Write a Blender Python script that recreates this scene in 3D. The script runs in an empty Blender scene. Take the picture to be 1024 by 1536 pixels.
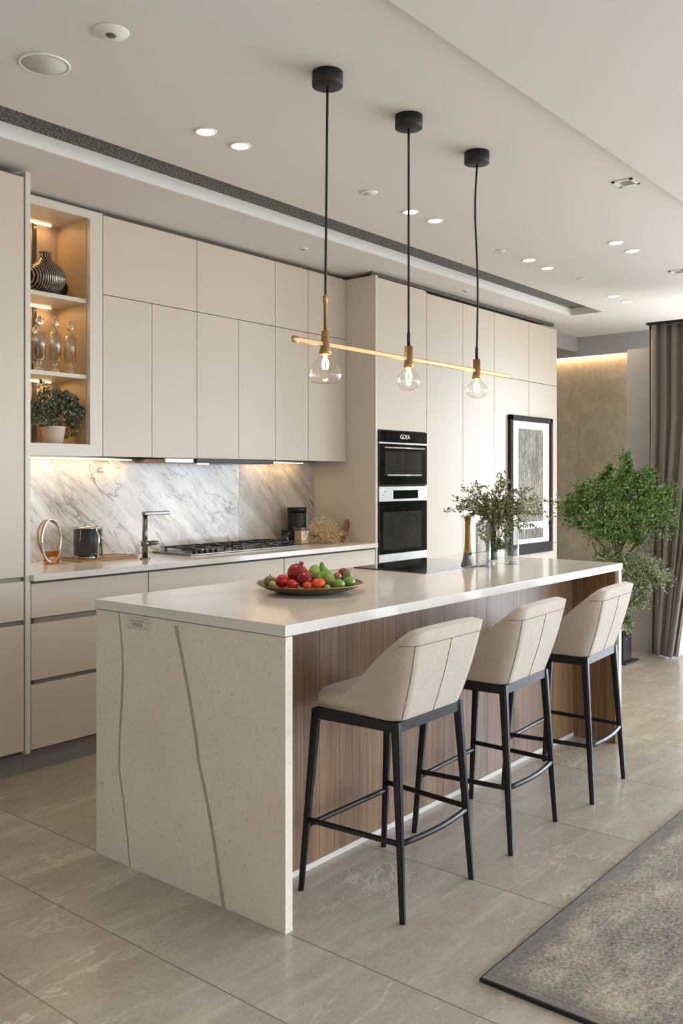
import bpy, bmesh, math, random
from math import pi, sin, cos, radians
from mathutils import Vector, Matrix, noise
random.seed(7)
S = bpy.context.scene
COL = S.collection
ORG = {}

# ------------------------------------------------------------------ materials
def srgb(r, g, b):
    f = lambda c: (c/255/12.92) if c/255 <= .04045 else ((c/255+.055)/1.055)**2.4
    return (f(r), f(g), f(b), 1)

class Mat:
    def __init__(s, name):
        s.m = bpy.data.materials.new(name); s.m.use_nodes = True
        s.nt = s.m.node_tree; s.nt.nodes.clear()
        s.out = s.n('ShaderNodeOutputMaterial')
        s.b = None
    def n(s, t, **k):
        nd = s.nt.nodes.new(t)
        for a, v in k.items(): setattr(nd, a, v)
        return nd
    def l(s, a, b): s.nt.links.new(a, b)
    def setin(s, sock, v):
        if hasattr(v, 'is_output') or isinstance(v, bpy.types.NodeSocket): s.l(v, sock)
        else: sock.default_value = v
    def pbr(s, col, rough=.5, metal=0, **k):
        s.b = s.n('ShaderNodeBsdfPrincipled')
        s.setin(s.b.inputs['Base Color'], col); s.setin(s.b.inputs['Roughness'], rough)
        s.setin(s.b.inputs['Metallic'], metal)
        for a, v in k.items(): s.setin(s.b.inputs[a.replace('_', ' ')], v)
        s.l(s.b.outputs[0], s.out.inputs[0]); return s
    def coord(s, scale=(1,1,1), rot=(0,0,0), loc=(0,0,0), kind='pos'):
        if kind == 'pos': c = s.n('ShaderNodeNewGeometry').outputs['Position']
        else: c = s.n('ShaderNodeTexCoord').outputs['Object']
        m = s.n('ShaderNodeMapping'); s.l(c, m.inputs[0])
        m.inputs['Scale'].default_value = scale; m.inputs['Rotation'].default_value = rot; m.inputs['Location'].default_value = loc
        return m.outputs[0]
    def noise(s, vec, scale=5, detail=4, rough=.5, dist=0, out='Fac'):
        t = s.n('ShaderNodeTexNoise'); s.l(vec, t.inputs['Vector'])
        t.inputs['Scale'].default_value = scale; t.inputs['Detail'].default_value = detail
        t.inputs['Roughness'].default_value = rough; t.inputs['Distortion'].default_value = dist
        return t.outputs[out]
    def ramp(s, fac, stops, interp='LINEAR'):
        r = s.n('ShaderNodeValToRGB'); s.l(fac, r.inputs[0]); e = r.color_ramp.elements
        r.color_ramp.interpolation = interp
        while len(e) < len(stops): e.new(.5)
        for i, (p, c) in enumerate(stops):
            e[i].position = p; e[i].color = c if len(c) == 4 else (*c, 1)
        return r.outputs[0]
    def mix(s, fac, a, b, mode='MIX'):
        m = s.n('ShaderNodeMix', data_type='RGBA', blend_type=mode)
        s.setin(m.inputs[0], fac); s.setin(m.inputs[6], a); s.setin(m.inputs[7], b)
        return m.outputs[2]
    def math(s, op, a, b=0, c=0):
        m = s.n('ShaderNodeMath', operation=op)
        for i, v in enumerate((a, b, c)): s.setin(m.inputs[i], v)
        return m.outputs[0]
    def bump(s, h, st=.2, d=.01):
        bp = s.n('ShaderNodeBump'); bp.inputs['Strength'].default_value = st; bp.inputs['Distance'].default_value = d
        s.l(h, bp.inputs['Height']); s.l(bp.outputs[0], s.b.inputs['Normal']); return s

G = lambda v: (v, v, v, 1)
def plain(name, rgb, rough=.5, metal=0, var=.04, sc=6, **k):
    m = Mat(name); c = srgb(*rgb)
    nz = m.noise(m.coord(), sc, 3)
    lo = tuple(x*(1-var) for x in c[:3]) + (1,); hi = tuple(min(1, x*(1+var)) for x in c[:3]) + (1,)
    return m.pbr(m.ramp(nz, [(.3, lo), (.7, hi)]), rough, metal, **k).m
def thin_glass(name, tint=(1,1,1,1), ior=1.45, refl=1.0):
    m = Mat(name)
    t = m.n('ShaderNodeBsdfTransparent'); t.inputs[0].default_value = tint
    g = m.n('ShaderNodeBsdfGlossy'); g.inputs['Roughness'].default_value = .02
    f = m.n('ShaderNodeLayerWeight'); f.inputs[0].default_value = .5
    fm = m.math('MINIMUM', m.math('ADD', m.math('MULTIPLY', m.math('POWER', f.outputs['Facing'], 3.5), .55*refl), .035*refl), 1)
    mx = m.n('ShaderNodeMixShader'); m.l(fm, mx.inputs[0]); m.l(t.outputs[0], mx.inputs[1]); m.l(g.outputs[0], mx.inputs[2])
    m.l(mx.outputs[0], m.out.inputs[0]); return m.m
def emit(name, rgb, st):
    m = Mat(name); e = m.n('ShaderNodeEmission'); e.inputs[0].default_value = (*rgb, 1); e.inputs[1].default_value = st
    m.l(e.outputs[0], m.out.inputs[0]); return m.m

M = {}
M['cab'] = plain('beige_lacquer', (206,192,175), .48, var=.012, sc=1.5)
M['cabedge'] = plain('beige_lacquer_edge', (212,203,190), .4, var=.01)
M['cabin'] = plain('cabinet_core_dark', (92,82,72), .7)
M['plinth'] = plain('plinth_grey', (150,142,132), .5)
M['niche'] = plain('niche_veneer', (196,168,134), .45, var=.03)
M['ceil'] = plain('ceiling_paint', (223,218,213), .85, var=.006, sc=2)
M['trim'] = plain('white_trim', (238,235,230), .6, var=.005)
M['wall'] = plain('wall_paint', (205,198,189), .85, var=.02)
M['greywall'] = plain('grey_wall_paint', (172,168,164), .8, var=.02)
M['black'] = plain('black_metal', (24,22,22), .42, .3, var=.1)
M['mattblack'] = plain('matt_black', (20,19,19), .55, var=.1)
M['brass'] = plain('brushed_brass', (172,140,98), .5, 1, var=.06, sc=40)
M['antique'] = plain('antique_brass', (136,112,76), .38, 1, var=.12, sc=40)
M['steel'] = plain('stainless_steel', (196,192,186), .28, 1, var=.04, sc=30)
M['darksteel'] = plain('gunmetal', (120,116,112), .25, 1, var=.05)
M['chrome'] = plain('chrome', (205,203,200), .08, 1, var=.02)
M['bglass'] = plain('black_glass', (14,14,15), .06, 0, var=.05, Coat_Weight=.6)
M['ovenwin'] = plain('oven_window', (46,44,42), .1, 0, var=.1, Coat_Weight=1.0)
M['panel'] = plain('oven_control_panel', (176,173,168), .35, .85, var=.04)
M['glass'] = thin_glass('clear_glass', (.95,.96,.95,1), 1.45, 2.2)
def crystal():
    m = Mat('cut_crystal'); g = m.n('ShaderNodeBsdfGlass'); g.inputs['IOR'].default_value = 1.5; g.inputs['Roughness'].default_value = .01; m.l(g.outputs[0], m.out.inputs[0]); return m.m
M['crystal'] = crystal()
M['jugblack'] = plain('black_jug_enamel', (10,10,10), .35)
M['sleeve'] = thin_glass('sleeve_glass', (.98,.98,.98,1), 1.4, .7)
M['bulb'] = thin_glass('bulb_glass', (.99,.98,.95,1), 1.4, 1.6)
M['amber'] = thin_glass('amber_glass', (.80,.50,.20,1), 1.5, 1.4)
M['olive'] = thin_glass('olive_glass', (.62,.52,.16,1), 1.5, 1.3)
M['pane'] = thin_glass('window_glass', (.98,.99,1,1), 1.3, .8)
M['water'] = thin_glass('vase_water', (.93,.96,.93,1), 1.2, .6)
M['white'] = plain('white_plastic', (232,230,226), .45)
M['pot'] = plain('pale_clay_pot', (214,194,178), .7, var=.06, sc=20)
M['filament'] = emit('filament_glow', (1, .62, .25), 60)
M['lampdisc'] = emit('downlight_lens', (1, .9, .74), 14)
M['led'] = emit('led_strip_glow', (1, .72, .38), 9)
M['hoodlamp'] = emit('hood_lamp_glow', (1, .93, .8), 12)
M['wood_board'] = plain('oak_board', (176,134,92), .5, var=.15, sc=25)
M['darkwood'] = plain('brown_board', (128,88,54), .5, var=.2, sc=25)
M['darkpot'] = plain('dark_planter', (38,40,42), .45, var=.1)
M['bark'] = plain('bark_brown', (92,74,56), .9, var=.3, sc=30)
M['soil'] = plain('soil', (50,40,32), .95, var=.3, sc=40)
M['straw'] = plain('dry_straw', (206,178,134), .8, var=.4, sc=60)
M['seam'] = plain('seam_thread', (120,100,82), .9)
M['mat_board'] = plain('picture_mat', (232,228,222), .8, var=.01)
M['frame'] = plain('dark_frame', (40,33,28), .85, var=.1)
M['print_mark'] = plain('printed_grey_mark', (110,98,84), .7)
M['speaker'] = plain('speaker_mesh', (205,201,195), .75, var=.05, sc=200)
M['red'] = plain('strawberry_red', (178,22,22), .3, var=.25, sc=60)
M['dred'] = plain('deep_red_skin', (140,16,24), .3, var=.3, sc=40)
M['orange'] = plain('orange_red_skin', (205,72,22), .32, var=.25, sc=50)
M['green'] = plain('leaf_green_skin', (98,138,42), .4, var=.25, sc=40)
M['lgreen'] = plain('pale_green_skin', (152,172,92), .42, var=.2, sc=40)
M['olivefig'] = plain('fig_grey_green', (118,116,84), .5, var=.3, sc=50)
M['brown'] = plain('nut_brown_skin', (140,92,62), .5, var=.3, sc=50)

def fabric():
    m = Mat('stool_fabric'); v = m.coord(kind='obj')
    a = m.noise(v, 260, 3, .7); b = m.noise(v, 14, 4, .6)
    c = m.mix(.5, m.ramp(a, [(.3, srgb(166,148,130)), (.7, srgb(202,186,168))]), m.ramp(b, [(.3, srgb(174,158,140)), (.7, srgb(196,180,162))]))
    m.pbr(c, .85, Sheen_Weight=.3); m.bump(a, .35, .002); return m.m
M['fabric'] = fabric()
def wood():
    m = Mat('walnut_veneer')
    a = m.noise(m.coord((60, 60, 1.2)), 1.6, 8, .62, .3)
    b = m.noise(m.coord((7, 7, .25)), 1.3, 5, .6, .5)
    c = m.ramp(a, [(.32, srgb(66,47,32)), (.5, srgb(120,90,63)), (.68, srgb(164,132,100))])
    c = m.mix(.55, c, m.ramp(b, [(.3, srgb(90,62,42)), (.7, srgb(150,116,86))]))
    m.pbr(c, .42); m.bump(a, .12, .002); return m.m
M['wood'] = wood()
def floor_mat():
    m = Mat('stone_floor_tiles'); p = m.n('ShaderNodeNewGeometry').outputs['Position']
    sp = m.n('ShaderNodeSeparateXYZ'); m.l(p, sp.inputs[0]); X, Y = sp.outputs[0], sp.outputs[1]
    u = m.math('DIVIDE', m.math('SUBTRACT', X, 1.99), .66)
    col = m.math('FLOOR', u)
    fx = m.math('MULTIPLY', m.math('PINGPONG', u, .5), .66)
    ex = m.math('ABSOLUTE', m.math('SUBTRACT', X, 1.66))
    dx = m.math('MINIMUM', fx, ex)
    inr = m.math('LESS_THAN', X, 1.66)
    off = m.math('ADD', m.math('ADD', m.math('MULTIPLY', col, .81), m.math('MULTIPLY', inr, -.27)), 3.30)
    vv = m.math('DIVIDE', m.math('SUBTRACT', Y, off), 1.32)
    dy = m.math('MULTIPLY', m.math('PINGPONG', vv, .5), 1.32)
    d = m.math('MINIMUM', dx, dy)
    line = m.math('LESS_THAN', dx, .0020); line2 = m.math('LESS_THAN', dy, .0016)
    idn = m.n('ShaderNodeTexWhiteNoise', noise_dimensions='2D'); cb = m.n('ShaderNodeCombineXYZ')
    m.l(m.math('SUBTRACT', col, inr), cb.inputs[0]); m.l(m.math('FLOOR', m.math('ADD', vv, 0)), cb.inputs[1]); m.l(cb.outputs[0], idn.inputs['Vector'])
    # per tile offset of the pattern
    offv = m.n('ShaderNodeVectorMath', operation='SCALE'); m.l(idn.outputs['Color'], offv.inputs[0]); offv.inputs['Scale'].default_value = 7
    ad = m.n('ShaderNodeVectorMath', operation='ADD'); m.l(p, ad.inputs[0]); m.l(offv.outputs[0], ad.inputs[1])
    def mp(s, r):
        q = m.n('ShaderNodeMapping'); m.l(ad.outputs[0], q.inputs[0]); q.inputs['Scale'].default_value = s; q.inputs['Rotation'].default_value = (0,0,r); return q.outputs[0]
    cl = m.noise(mp((1, 2.6, 1), .35), 1.3, 6, .6, .6)
    fine = m.noise(mp((1, 1.9, 1), .35), 11, 9, .78, .3)
    c = m.ramp(cl, [(.25, srgb(148,135,118)), (.5, srgb(170,158,143)), (.75, srgb(194,185,172))])
    c = m.mix(.45, c, m.ramp(fine, [(.3, srgb(150,136,118)), (.7, srgb(198,187,172))]))
    c = m.mix(.22, c, m.ramp(m.noise(p, 70, 4, .8), [(.35, srgb(134,122,106)), (.65, srgb(206,196,182))]))
    c = m.mix(m.math('MULTIPLY', idn.outputs['Value'], .22), c, srgb(146,128,106))
    st = m.noise(mp((.35, 3.2, 1), .3), 2.4, 6, .65, .4)
    c = m.mix(m.ramp(st, [(.52, G(0)), (.7, G(.55))]), c, srgb(206,194,176))
    vn = m.noise(mp((.8, 2.6, 1), .4), 1.1, 8, .66, .5)
    vv2 = m.math('ABSOLUTE', m.math('SUBTRACT', vn, .5))
    msk = m.noise(mp((1, 1, 1), .2), 2.1, 2)
    vf = m.math('MULTIPLY', m.ramp(vv2, [(0, G(1)), (.010, G(0))]), m.ramp(msk, [(.46, G(0)), (.62, G(.5))]))
    c = m.mix(vf, c, srgb(232,223,208))
    c = m.mix(m.math('MULTIPLY', line2, .55), c, srgb(206,194,176)); c = m.mix(m.math('MULTIPLY', line, .85), c, srgb(92,84,76))
    m.pbr(c, m.ramp(fine, [(.2, G(.15)), (.8, G(.28))])); m.b.inputs['Specular IOR Level'].default_value = .55
    m.bump(m.math('SUBTRACT', fine, m.math('MULTIPLY', line, 2)), .012, .003); return m.m
M['floor'] = floor_mat()
def island_stone(name, top=False):
    m = Mat(name); v = m.coord()
    a = m.noise(v, 44, 6, .75, .8); b = m.noise(v, 70, 4, .7, .4); c0 = m.noise(v, 2.2, 4, .6)
    base = m.ramp(c0, [(.3, srgb(220,207,189)), (.7, srgb(230,219,203))])
    if top:
        base = m.ramp(m.noise(m.coord((1,3,1)), 1.5, 5, .6, .8), [(.3, srgb(216,208,198)), (.7, srgb(228,221,212))])
        m.pbr(m.mix(.12, base, m.ramp(b, [(.35, srgb(190,178,160)), (.6, srgb(228,222,214))])), .13, Specular_IOR_Level=.5); return m.m
    sp = m.ramp(a, [(.32, G(.5)), (.44, G(0))]); s2 = m.ramp(b, [(.32, G(.6)), (.40, G(0))])
    c = m.mix(sp, base, srgb(196,183,164)); c = m.mix(s2, c, srgb(178,162,140))
    m.pbr(c, .4); return m.m
M['stone'] = island_stone('speckled_beige_stone'); M['stonetop'] = island_stone('polished_pale_stone', True)
M['vein'] = plain('grey_stone_vein', (172,160,143), .45, var=.12, sc=60)
def marble(name, tone, seed):
    m = Mat(name)
    v = m.coord((1, 1, 1), (0, radians(-44), 0), (seed, 0, seed))
    def mp(s, l=0):
        q = m.n('ShaderNodeMapping'); m.l(v, q.inputs[0]); q.inputs['Scale'].default_value = s; q.inputs['Location'].default_value = (l, l, l); return q.outputs[0]
    cl = m.noise(mp((.8, 1, 3.2)), 2.2, 8, .65, .5)
    c = m.ramp(cl, [(.30, srgb(*tone[0])), (.52, srgb(*tone[1])), (.7, srgb(*tone[2]))])
    for sc, st, w, l, col in ((1.3, .95, .010, 0, (104,92,82)), (2.6, .85, .014, 3, (128,114,100)), (5, .7, .022, 8, (144,130,116))):
        n1 = m.noise(mp((.45, 1, 1.9), l), sc, 9, .6, .9)
        r = m.ramp(m.math('ABSOLUTE', m.math('SUBTRACT', n1, .5)), [(0, G(st)), (w, G(0))])
        k = m.noise(mp((1, 1, 1.5), l+5), 3.2, 5, .7)
        c = m.mix(m.math('MULTIPLY', r, m.ramp(k, [(.42, G(0)), (.6, G(1))])), c, srgb(*col))
    fz = m.noise(mp((.5, 1, 3), 2), 9, 8, .8, 1)
    k = m.noise(mp((.6, 1, 2.4), 11), 2, 4, .6)
    c = m.mix(m.math('MULTIPLY', m.ramp(fz, [(.48, G(0)), (.6, G(.75))]), m.ramp(k, [(.5, G(0)), (.62, G(1))])), c, srgb(150,136,122))
    m.pbr(c, .14); return m.m
M['marble'] = marble('white_veined_marble', ((178,166,153), (214,207,199), (230,226,220)), 2.3)
M['marble2'] = marble('taupe_veined_marble', ((156,142,128), (190,178,165), (210,201,190)), 9.1)
def slotmat():
    m = Mat('speckled_grille'); a = m.noise(m.coord(), 110, 2, .8)
    m.pbr(m.ramp(a, [(.46, srgb(40,40,40)), (.6, srgb(150,150,148))]), .7); return m.m
M['slot'] = slotmat()
def stonewall():
    m = Mat('textured_plaster_panel'); v = m.coord((1, 1, .7))
    a = m.noise(v, 2.6, 8, .7, .5); b = m.noise(v, 12, 6, .7)
    c = m.mix(.3, m.ramp(a, [(.3, srgb(134,121,102)), (.5, srgb(160,147,126)), (.7, srgb(186,174,154))]), m.ramp(b, [(.3, srgb(140,124,102)), (.7, srgb(190,174,150))]))
    m.pbr(c, .6); m.bump(b, .2, .004); return m.m
M['plaster'] = stonewall()
def curtain_mat():
    m = Mat('taupe_curtain_fabric'); a = m.noise(m.coord((200, 200, 200)), 2, 2)
    m.pbr(m.ramp(a, [(.3, srgb(124,111,100)), (.7, srgb(148,135,124))]), .9, Sheen_Weight=.4); m.bump(a, .2, .002); return m.m
M['curtain'] = curtain_mat()
def sheer_mat():
    m = Mat('sheer_fabric')
    t = m.n('ShaderNodeBsdfTransparent'); d = m.n('ShaderNodeBsdfTranslucent'); d.inputs[0].default_value = srgb(240,240,238)
    e = m.n('ShaderNodeBsdfDiffuse'); e.inputs[0].default_value = srgb(235,235,233)
    m1 = m.n('ShaderNodeMixShader'); m1.inputs[0].default_value = .4; m.l(d.outputs[0], m1.inputs[1]); m.l(e.outputs[0], m1.inputs[2])
    m2 = m.n('ShaderNodeMixShader'); m2.inputs[0].default_value = .55; m.l(t.outputs[0], m2.inputs[1]); m.l(m1.outputs[0], m2.inputs[2])
    m.l(m2.outputs[0], m.out.inputs[0]); return m.m
M['sheer'] = sheer_mat()
def rugmat(name, border=False):
    m = Mat(name); v = m.coord()
    f = m.noise(v, 230, 3, .8); a = m.noise(m.coord((1, 2.2, 1)), 3.2, 10, .74, .3); b = m.noise(v, 34, 5, .75)
    if border: c = srgb(104,98,89)
    else:
        c = m.ramp(a, [(.38, srgb(70,64,58)), (.47, srgb(106,97,86)), (.53, srgb(148,131,110)), (.62, srgb(194,172,144))])
        c = m.mix(.3, c, m.ramp(b, [(.3, srgb(70,64,58)), (.7, srgb(190,174,150))]))
    c = m.mix(.38, c, m.ramp(m.noise(v, 85, 4, .85), [(.4, srgb(34,30,27)), (.6, srgb(204,190,170))]))
    sp = m.n('ShaderNodeSeparateXYZ'); m.l(v, sp.inputs[0])
    ed = m.math('MINIMUM', m.math('SUBTRACT', sp.outputs[0], 2.13), m.math('SUBTRACT', 1.255, sp.outputs[1]))
    if not border: c = m.mix(m.ramp(m.math('ADD', ed, m.math('MULTIPLY', m.math('SUBTRACT', b, .5), .10)), [(.02, G(.75)), (.085, G(0))]), c, srgb(104,98,89))
    m.pbr(c, .95); m.bump(f, .6, .006); return m.m
M['rug'] = rugmat('woven_rug'); M['rugb'] = rugmat('rug_border', True)
def leafmat(name, cols):
    m = Mat(name); r = m.n('ShaderNodeNewGeometry').outputs['Random Per Island']
    c = m.ramp(r, [(i/(len(cols)-1), srgb(*q)) for i, q in enumerate(cols)])
    m.pbr(c, .5); return m.m
M['leafA'] = leafmat('dark_sage_leaf', [(62,74,40), (112,122,78), (150,156,112), (206,206,174)])
M['leafB'] = leafmat('bright_green_leaf', [(42,70,24), (74,114,42), (112,150,66), (166,188,118)])
M['leafC'] = leafmat('pale_green_leaf', [(92,108,72), (130,144,100), (164,174,132), (200,204,172)])
M['leafD'] = leafmat('grey_green_leaf', [(44,54,34), (72,84,56), (112,122,92), (166,170,146)])
def picmat():
    m = Mat('reed_print')
    a = m.noise(m.coord((26, 26, 5), (0, .18, 0)), 1.6, 9, .75, 2.2); b = m.noise(m.coord((5, 5, 2)), 1.5, 4)
    c = m.mix(.4, m.ramp(a, [(.40, srgb(34,29,20)), (.5, srgb(96,84,62)), (.60, srgb(196,184,158))]), m.ramp(b, [(.35, srgb(48,42,30)), (.7, srgb(168,158,136))]))
    m.pbr(c, .6); return m.m
M['print'] = picmat()
def vasemat():
    m = Mat('ribbed_dark_ceramic')
    t = m.n('ShaderNodeTexWave'); m.l(m.coord((1, 1, .35), (0, .3, 0), kind='obj'), t.inputs[0]); t.inputs['Scale'].default_value = 34; t.inputs['Distortion'].default_value = 2.5; t.inputs['Detail'].default_value = 3
    m.pbr(m.ramp(t.outputs['Fac'], [(.4, srgb(44,36,32)), (.9, srgb(176,164,150))]), .22, .7); m.bump(t.outputs['Fac'], .4, .004); return m.m
M['ribbed'] = vasemat()

# ------------------------------------------------------------------ mesh helpers
def BM(): return bmesh.new()
def box(bm, x0, y0, z0, x1, y1, z1, bev=0, seg=2, mi=0):
    r = bmesh.ops.create_cube(bm, size=1)
    vs = r['verts']
    for v in vs:
        v.co = Vector(((x0+x1)/2+v.co.x*(x1-x0), (y0+y1)/2+v.co.y*(y1-y0), (z0+z1)/2+v.co.z*(z1-z0)))
    fs = {f for v in vs for f in v.link_faces}
    for f in fs: f.material_index = mi
    if bev:
        es = list({e for v in vs for e in v.link_edges})
        bmesh.ops.bevel(bm, geom=es, offset=bev, segments=seg, affect='EDGES', profile=.5)
    return bm
def lathe(bm, prof, c=(0,0,0), n=32, sx=1, sy=1, cap=True, mi=0):
    rings = []
    for r, z in prof:
        if r < 1e-6: rings.append([bm.verts.new((c[0], c[1], c[2]+z))])
        else: rings.append([bm.verts.new((c[0]+r*sx*cos(2*pi*i/n), c[1]+r*sy*sin(2*pi*i/n), c[2]+z)) for i in range(n)])
    for a, b in zip(rings, rings[1:]):
        for i in range(n):
            j = (i+1) % n
            if len(a) == 1 and len(b) == 1: break
            if len(a) == 1: f = bm.faces.new((a[0], b[j], b[i]))
            elif len(b) == 1: f = bm.faces.new((a[i], a[j], b[0]))
            else: f = bm.faces.new((a[i], a[j], b[j], b[i]))
            f.smooth = True; f.material_index = mi
    if cap:
        for r, flip in ((rings[0], True), (rings[-1], False)):
            if len(r) > 1:
                f = bm.faces.new(r[::-1] if flip else r); f.material_index = mi
    return bm
def tube(bm, pts, rad, n=8, closed=False, flat=None, mi=0):
    P = [Vector(p) for p in pts]; k = len(P)
    R = rad if isinstance(rad, (list, tuple)) else [rad]*k
    rings = []; up = None
    for i, p in enumerate(P):
        if closed: t = (P[(i+1) % k]-P[i-1]).normalized()
        else: t = (P[min(i+1, k-1)]-P[max(i-1, 0)]).normalized()
        if up is None: up = Vector((0,0,1)) if abs(t.z) < .9 else Vector((1,0,0))
        s = t.cross(up)
        if s.length < 1e-4: s = t.cross(Vector((0,1,.1)))
        s.normalize(); up = s.cross(t).normalized()
        rings.append([bm.verts.new(p+(s*cos(2*pi*j/n)*(flat or 1)+up*sin(2*pi*j/n))*R[i]) for j in range(n)])
    rr = list(zip(rings, rings[1:]))
    if closed: rr.append((rings[-1], rings[0]))
    for a, b in rr:
        for j in range(n):
            f = bm.faces.new((a[j], a[(j+1) % n], b[(j+1) % n], b[j])); f.smooth = n > 4; f.material_index = mi
    if not closed:
        bm.faces.new(rings[0][::-1]); bm.faces.new(rings[-1])
    return bm
def beam(bm, a, b, wa, wb, ra=None):
    """square bar from a to b, half width wa at a, wb at b, axis-aligned cross-section in xy"""
    vs = []
    for p, w in ((a, wa), (b, wb)):
        vs.append([bm.verts.new((p[0]+sx*w, p[1]+sy*w, p[2])) for sx, sy in ((-1,-1),(1,-1),(1,1),(-1,1))])
    A, B = vs; es = []
    fs = [bm.faces.new(A), bm.faces.new(B[::-1])]
    for i in range(4): fs.append(bm.faces.new((A[i], B[i], B[(i+1) % 4], A[(i+1) % 4])))
    bmesh.ops.recalc_face_normals(bm, faces=fs)
    es = [e for e in {e for f in fs for e in f.edges} if (e.verts[0] in A) != (e.verts[1] in A)]
    bmesh.ops.bevel(bm, geom=es, offset=min(wa, wb)*.6, segments=3, affect='EDGES')
    return bm
def ball(bm, c, r, sx=1, sy=1, sz=1, sub=3, nz=0, rot=None, mi=0):
    q = bmesh.ops.create_icosphere(bm, subdivisions=sub, radius=1)
    for v in q['verts']:
        d = v.co.copy()
        k = 1 + nz*noise.noise(d*2.2+Vector(c)*17)
        d = Vector((d.x*sx, d.y*sy, d.z*sz))*r*k
        if rot: d = rot @ d
        v.co = d+Vector(c)
    for f in {f for v in q['verts'] for f in v.link_faces}: f.smooth = True; f.material_index = mi
    return bm
def obj(name, bm, mat, parent=None, solid=0, sub=0):
    me = bpy.data.meshes.new(name)
    bmesh.ops.recalc_face_normals(bm, faces=bm.faces[:]) if name not in ('foliage',) else None
    if parent is not None: o = ORG[parent.name]
    else:
        xs = [v.co for v in bm.verts]
        mn = [min(v[i] for v in xs) for i in range(3)]; mx = [max(v[i] for v in xs) for i in range(3)]
        o = Vector(((mn[0]+mx[0])/2, (mn[1]+mx[1])/2, mn[2]))
    for v in bm.verts: v.co -= o
    bm.to_mesh(me); bm.free()
    for m in (mat if isinstance(mat, (list, tuple)) else [mat]): me.materials.append(M[m])
    ob = bpy.data.objects.new(name, me); COL.objects.link(ob)
    if parent is not None: ob.parent = parent
    else: ob.location = o
    ORG[ob.name] = o
    if solid:
        s = ob.modifiers.new('solid', 'SOLIDIFY'); s.thickness = abs(solid); s.offset = -1 if solid > 0 else 1
    if sub:
        s = ob.modifiers.new('sub', 'SUBSURF'); s.levels = s.render_levels = sub
    return ob
def tag(o, label=None, cat=None, group=None, kind=None):
    if label: o['label'] = label
    if cat: o['category'] = cat
    if group: o['group'] = group
    if kind: o['kind'] = kind
    return o
def thing(name, label, cat, loc=(0,0,0), group=None):
    o = bpy.data.objects.new(name, None); COL.objects.link(o); o.empty_display_size = .05
    o.location = loc; ORG[o.name] = Vector(loc); return tag(o, label, cat, group)
def struct(name, bm, mat, parent=None):
    o = obj(name, bm, mat, parent); o['kind'] = 'structure'; return o
def copy_tree(o, parent=None):
    c = o.copy(); COL.objects.link(c); c.parent = parent; ORG[c.name] = ORG[o.name].copy()
    for ch in list(o.children): copy_tree(ch, c)
    return c
def bx(name, a, mat, parent=None, bev=0, **k): return obj(name, box(BM(), *a, bev=bev), mat, parent, **k)
def text_mesh(name, s, size, mat, parent, loc, rot, depth=.0004):
    cu = bpy.data.curves.new(name, 'FONT'); cu.body = s; cu.size = size; cu.extrude = depth; cu.align_x = 'CENTER'; cu.align_y = 'CENTER'
    t = bpy.data.objects.new('tmp', cu); COL.objects.link(t); bpy.context.view_layer.update()
    me = bpy.data.meshes.new_from_object(t.evaluated_get(bpy.context.evaluated_depsgraph_get())); bpy.data.objects.remove(t)
    me.transform(Matrix.Translation(Vector(loc)-ORG[parent.name]) @ rot.to_4x4())
    me.materials.clear(); me.materials.append(M[mat])
    o = bpy.data.objects.new(name, me); COL.objects.link(o); o.parent = parent; ORG[o.name] = ORG[parent.name]; return o
def light(name, kind, loc, energy, color, rot=(0,0,0), **k):
    d = bpy.data.lights.new(name, kind); d.energy = energy; d.color = color
    for a, v in k.items(): setattr(d, a, v)
    o = bpy.data.objects.new(name, d); COL.objects.link(o); o.location = loc; o.rotation_euler = rot; return o
def leaves(bm, pts, L, W, droop=.2):
    for p, d in pts:
        d = Vector(d) + Vector((random.uniform(-1,1), random.uniform(-1,1), random.uniform(-1,1)))*.8
        if d.length < .1: d = Vector((0,0,1))
        d.normalize(); s = d.cross(Vector((random.uniform(-1,1), random.uniform(-1,1), random.uniform(-1,1)))).normalized()
        n = d.cross(s); k = random.uniform(.7, 1.25); l = L*k; w = W*k; p = Vector(p)
        v = [bm.verts.new(q) for q in (p, p+d*l*.5+s*w*.5+n*w*.2, p+d*l-n*l*droop, p+d*l*.5-s*w*.5+n*w*.2)]
        bm.faces.new((v[0], v[1], v[2])); bm.faces.new((v[0], v[2], v[3]))

# ------------------------------------------------------------------ setting
CZ = 2.765
XL, XR, YF, YB = -1.6, 8.69, -3.6, 4.30
struct('floor', box(BM(), XL-.1, YF-.1, -.06, XR+.1, YB+.1, 0), 'floor')
# ceiling with the recessed channel cut through it
cb = BM()
SX0, SX1, SY0, SY1 = 0.2, 7.36, 3.165, 3.46
box(cb, XL, 1.555, CZ, SX0, YB+.1, CZ+.2); box(cb, SX1, 1.555, CZ, XR+.1, YB+.1, CZ+.2)
box(cb, SX0, 1.555, CZ, SX1, SY0, CZ+.2); box(cb, SX0, SY1, CZ, SX1, YB+.1, CZ+.2)
ceil = struct('ceiling', cb, 'ceil')
box_ = box(BM(), XL, YF-.1, CZ-.03, XR+.1, 1.555, CZ+.2, bev=.004); o = struct('ceiling', box_, 'ceil'); o.name = 'ceiling_lowered'
struct('trim_1', box(BM(), SX0, SY1-.012, CZ-.002, SX1, SY1-.0005, CZ+.08), 'trim')
slot = tag(bx('air_grille', (SX0+.001, SY0+.001, CZ+.062, SX1-.001, SY1-.013, CZ+.078), 'slot'), 'long dark speckled linear air grille recessed in the ceiling before the wall cupboards', 'air grille')
struct('wall_back', box(BM(), XL, YB, 0, XR+.1, YB+.1, CZ), 'wall')
struct('wall_left', box(BM(), XL-.1, YF, 0, XL, YB, CZ), 'wall')
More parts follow.
